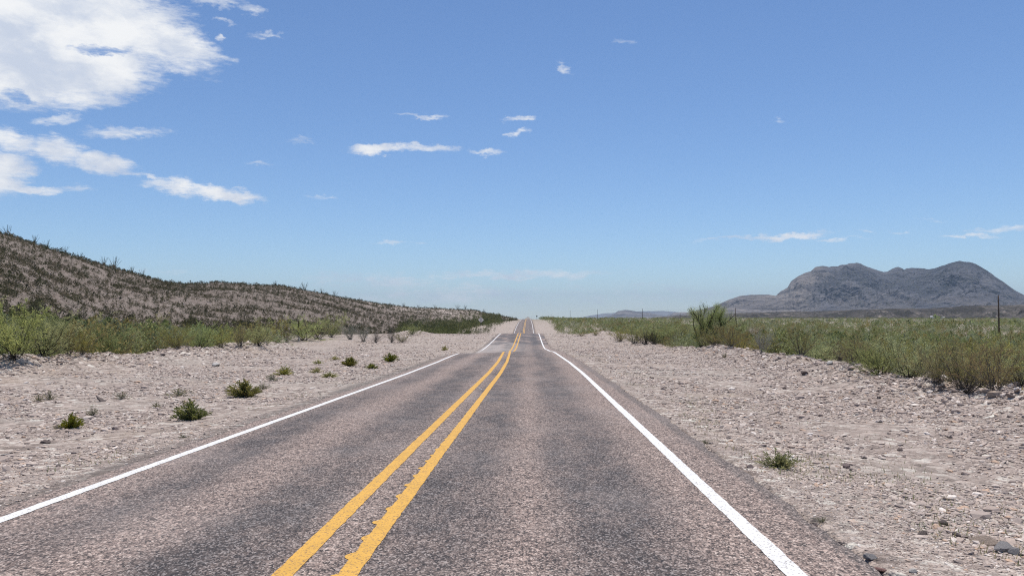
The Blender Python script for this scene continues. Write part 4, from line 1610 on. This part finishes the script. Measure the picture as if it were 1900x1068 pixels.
order = [0, 1, 3, 4, 5, 6]
xa, ya = at_dist(2250, 170)
p0 = np.array([xa, ya, pole_tops[0][2] + .3])
e0 = copy_tree(bpy.data.objects['utility_pole'])
e0.location = (xa, ya, e0.location.z + .3)
tag(e0, 'utility pole beyond the right photo edge', 'utility pole', 'utility poles crossing the flats on the right')
wire(p0, pole_tops[0], .8, 'wire running from the nearest utility pole out of the right photo edge')
LW = ['wire from the nearest utility pole to the one by the tall mesquite', 'wire from the pole by the tall mesquite to the pole at the small peak', 'wire between the two poles beside the small low peak', 'wire to the pole second nearest to the road crest', 'wire to the tiny pole nearest to the road crest']
for k in range(len(order) - 1):
    wire(pole_tops[order[k]], pole_tops[order[k + 1]], 1.2, LW[k])


# far white house and trailer below the mesa
def house(u, d, L, Wd, Hh, lab, roof_h, name='house'):
    x, y = at_dist(u, d)
    z = float(ground(x, y))
    z = max(z, 1.7 - (589.5 - 585) * d / FPX - .5)
    e = empty(name, (x, y, z - .4), rotz=-.3)
    b = MB()
    b.box((0, 0, Hh / 2), (L, Wd, Hh))
    b.build('wall', M['white_wall'], e)
    b = MB()
    b.add([(-L / 2 - .3, -Wd / 2 - .4, Hh), (L / 2 + .3, -Wd / 2 - .4, Hh), (L / 2 + .3, Wd / 2 + .4, Hh), (-L / 2 - .3, Wd / 2 + .4, Hh), (-L / 2 - .3, 0, Hh + roof_h), (L / 2 + .3, 0, Hh + roof_h)],
          [(0, 1, 5, 4), (2, 3, 4, 5), (0, 4, 3), (1, 2, 5), (0, 3, 2, 1)])
    b.build('roof', M['tin_roof'], e)
    for k in (-.25, .22):
        b = MB()
        b.box((k * L, -Wd / 2 - .02, Hh * .58), (L * .13, .06, Hh * .36))
        b.build('window', M['dark_glass'], e)
    tag(e, lab, 'house')


house(1731, 1500, 8, 6, 3.4, 'tiny white house below the mesa at the foot of the big mountain', 1.2)
house(1750, 1520, 4.5, 3, 2.6, 'tiny white shed right of the white house below the mesa', .5, 'shed')
tall_tree('shade_tree', 1737, 588, 7, 12, 41, 8, 2600, 'dark tree beside the tiny white house below the mesa', dist=1480, leaf=.7)


# ------------------------------------------------------------------ air
def haze():
    b = MB()
    b.box((0, 0, 60), (56000, 56000, 1400))
    mt = bpy.data.materials.new('haze_air')
    mt.use_nodes = True
    nt = mt.node_tree
    nt.nodes.clear()
    pv = nt.nodes.new('ShaderNodeVolumePrincipled')
    pv.inputs['Color'].default_value = (.67, .835, 1., 1)
    pv.inputs['Density'].default_value = HAZE
    out = nt.nodes.new('ShaderNodeOutputMaterial')
    nt.links.new(pv.outputs[0], out.inputs['Volume'])
    o = b.build('haze', mt)
    tag(o, 'thin pale blue desert haze', kind='stuff')


HAZE = 3.8e-5
haze()

# ------------------------------------------------------------------ sky with clouds
SUN_EL, SUN_AZ = R(75), R(16)                  # azimuth from the road's direction, negative = left
sun = bpy.data.lights.new('sun', 'SUN')
sun.energy = 4.3
sun.angle = R(.53)
sun.color = (1, .94, .86)
so = bpy.data.objects.new('sun', sun)
COL.objects.link(so)
so.rotation_euler = (math.pi / 2 - SUN_EL, 0, math.pi - SUN_AZ)

# cloud list: (u, v, half width, half height, slant in px per px, strength)
CLOUD = [
    (60, 60, 235, 105, .05, 1.5), (190, 48, 160, 72, .18, 1.35), (300, 78, 110, 46, .34, 1.25), (375, 103, 56, 15, .35, .9), (165, 132, 128, 56, -.05, 1.35), (40, 138, 130, 50, .1, 1.3), (235, 128, 62, 46, -.3, .9), (-120, 75, 220, 105, 0, 1.5),
    (395, 2, 60, 10, .1, .55), (470, 20, 26, 9, .2, .40), (412, 38, 22, 5, .2, .45), (490, 63, 30, 7, -.05, .5), (318, 133, 26, 8, .1, .5), (413, 76, 10, 6, .3, .45),
    (110, 216, 44, 9, -.15, .5), (240, 240, 80, 12, .02, .55), (10, 254, 54, 19, .15, .9), (110, 276, 58, 24, .12, 1.0), (195, 299, 62, 20, .18, 1.0), (235, 320, 40, 6, 0, .55), (5, 305, 50, 28, -.1, 1.1), (40, 342, 100, 8, .04, .8), (-60, 320, 90, 45, 0, 1.2),
    (325, 345, 52, 16, .12, .95), (410, 356, 84, 13, .12, 1.05), (280, 327, 12, 6, .4, .6), (600, 361, 30, 4, .15, .3),
    (705, 274, 62, 10, -.01, 1.05), (790, 272, 60, 9, .0, .8), (905, 281, 44, 7, -.02, .75), (785, 214, 55, 4, .06, .42), (962, 223, 34, 6, -.05, .75), (965, 251, 30, 5, -.1, .7), (1044, 124, 24, 7, .45, .42), (1165, 80, 22, 4, .1, .18), (545, 262, 30, 5, .05, .35),
    (1465, 438, 75, 7, -.07, .85), (1360, 443, 70, 4, .0, .42), (1555, 447, 60, 3, 0, .3), (1672, 432, 26, 4, 0, .4), (1790, 436, 44, 4, 0, .45), (1872, 421, 60, 6, -.05, .4), (1605, 433, 14, 4, 0, .3), (1735, 405, 40, 3, 0, .22), (1435, 221, 18, 4, 0, .2),
    (725, 453, 38, 5, 0, .5), (770, 455, 18, 3, 0, .35), (960, 511, 190, 9, -.01, .50), (700, 520, 160, 16, .02, .36), (850, 548, 240, 22, 0, .40), (480, 312, 26, 4, 0, .28), (310, 500, 50, 4, 0, .3), (1180, 550, 260, 22, 0, .22), (980, 562, 260, 18, 0, .24),
]
HOLES = [(185, 97, 58, 11, .05, .62), (32, 176, 34, 8, .25, .42)]

w = bpy.data.worlds.new('World')
scene.world = w
w.use_nodes = True
t = NT(w.node_tree)
for n_ in list(t.N):
    t.N.remove(n_)
sky = t.n('ShaderNodeTexSky', sky_type='NISHITA')
sky.sun_disc = False
sky.sun_elevation = SUN_EL
sky.sun_rotation = SUN_AZ
sky.altitude = 900
sky.air_density = 1.0
sky.dust_density = .0
sky.ozone_density = 2.6
dirv = t.n('ShaderNodeTexCoord').outputs['Generated']
dx, dy, dz = t.xyz(dirv)
az = t.m('ARCTAN2', dx, dy)
el = t.m('ARCSINE', dz)
# cloud-layer coordinates: the direction projected on a level sheet, so texture shrinks and flattens towards the horizon
zc = t.m('MAXIMUM', dz, .035)
pl = t.comb(t.m('DIVIDE', dx, zc), t.m('DIVIDE', dy, zc), 0.)
ang = t.comb(az, t.m('MULTIPLY', el, 1.9), 0.)
warp = t.n('ShaderNodeVectorMath', operation='SUBTRACT')
t.put(warp.inputs[0], t.noise(ang, 9., 6, .62, col=True))
warp.inputs[1].default_value = (.5, .5, .5)
warp2 = t.n('ShaderNodeVectorMath', operation='SUBTRACT')
t.put(warp2.inputs[0], t.noise(ang, 42., 6, .68, col=True))
warp2.inputs[1].default_value = (.5, .5, .5)
wv = t.vm('ADD', t.scale(warp.outputs[0], .040), t.scale(warp2.outputs[0], .026))
wv = t.vm('MULTIPLY', wv, (1.35, .75, 0))
base = t.vm('ADD', t.comb(az, el, 0.), wv)


def blob(u, v, rx, ry, sl, st):
    a, e = azel(u, v)
    a2, e2 = azel(u + 10, v - sl * 10)
    ka = math.cos(e)
    q = t.vm('SUBTRACT', base, (a, e, 0))
    qs = t.xyz(q)
    k = (e2 - e) / (a2 - a)
    yy = t.m('MULTIPLY_ADD', qs[0], -k, qs[1])
    xa_ = t.m('MULTIPLY', qs[0], FPX / rx)
    yb_ = t.m('MULTIPLY', yy, FPX / ry)
    r2 = t.m('MULTIPLY_ADD', xa_, xa_, t.m('MULTIPLY', yb_, yb_))
    return t.m('MULTIPLY_ADD', r2, -st, st)


acc = None
for c in CLOUD:
    # screen slant is down-right positive: flip for elevation
    b = blob(c[0], c[1], c[2] * 1.04, c[3] * 1.1, -c[4], c[5] * (1.5 if c[5] < .7 else 1.2))
    acc = b if acc is None else t.m('MAXIMUM', acc, b)
for c in HOLES:
    b = blob(c[0], c[1], c[2], c[3], -c[4], c[5])
    acc = t.m('MULTIPLY_ADD', t.m('MAXIMUM', b, 0.), -1.9, acc)
nz = t.noise(t.vm('MULTIPLY', ang, (1., 1.7, 1.)), 26., 7, .64)
nz2 = t.noise(t.vm('MULTIPLY', ang, (1., 2.6, 1.)), 85., 5, .62)
nn = t.m('MULTIPLY_ADD', nz, 1.9, t.m('MULTIPLY_ADD', nz2, .9, -1.46))
dens = t.m('MULTIPLY_ADD', nn, 1.0, acc)
alpha = t.ss(dens, -.08, 1.22)
alpha = t.m('MULTIPLY', alpha, t.ss(el, -.01, .03))
# inside: soft lilac-grey hollows and bright billows
sh = t.noise(t.vm('ADD', ang, t.scale(warp.outputs[0], .06)), 11., 6, .6)
ccol = t.mix(t.ss(sh, .36, .64), (.60, .665, .79), (.93, .94, .95))
CLOUD_GAIN = .95
skyc = t.vm('MULTIPLY', sky.outputs[0], (.0845, .0972, .1135))
mixc = t.mix(alpha, skyc, t.scale(ccol, CLOUD_GAIN))
bg = t.n('ShaderNodeBackground')
t.put(bg.inputs[0], mixc)
bg.inputs[1].default_value = 1.0
out = t.n('ShaderNodeOutputWorld')
t.L.new(bg.outputs[0], out.inputs[0])
w.cycles.sampling_method = 'MANUAL'
w.cycles.sample_map_resolution = 512

# ------------------------------------------------------------------ camera and render settings
cam = bpy.data.cameras.new('camera')
cam.sensor_width = 36
cam.lens = FPX / 1900 * 36
cam.clip_start = .05
cam.clip_end = 200000
co = bpy.data.objects.new('camera', cam)
COL.objects.link(co)
co.location = EYE
co.rotation_euler = (math.pi / 2 + PITCH, 0, -YAW)
scene.camera = co
scene.render.engine = 'CYCLES'
scene.cycles.max_bounces = 6
scene.cycles.diffuse_bounces = 2
scene.cycles.volume_bounces = 0
scene.cycles.transparent_max_bounces = 6
scene.cycles.use_denoising = False
scene.cycles.use_adaptive_sampling = False
scene.cycles.pixel_filter_type = 'BLACKMAN_HARRIS'
scene.cycles.filter_width = 1.15
scene.view_settings.view_transform = 'Standard'
scene.view_settings.look = 'None'
scene.view_settings.exposure = .1
scene.view_settings.gamma = 1
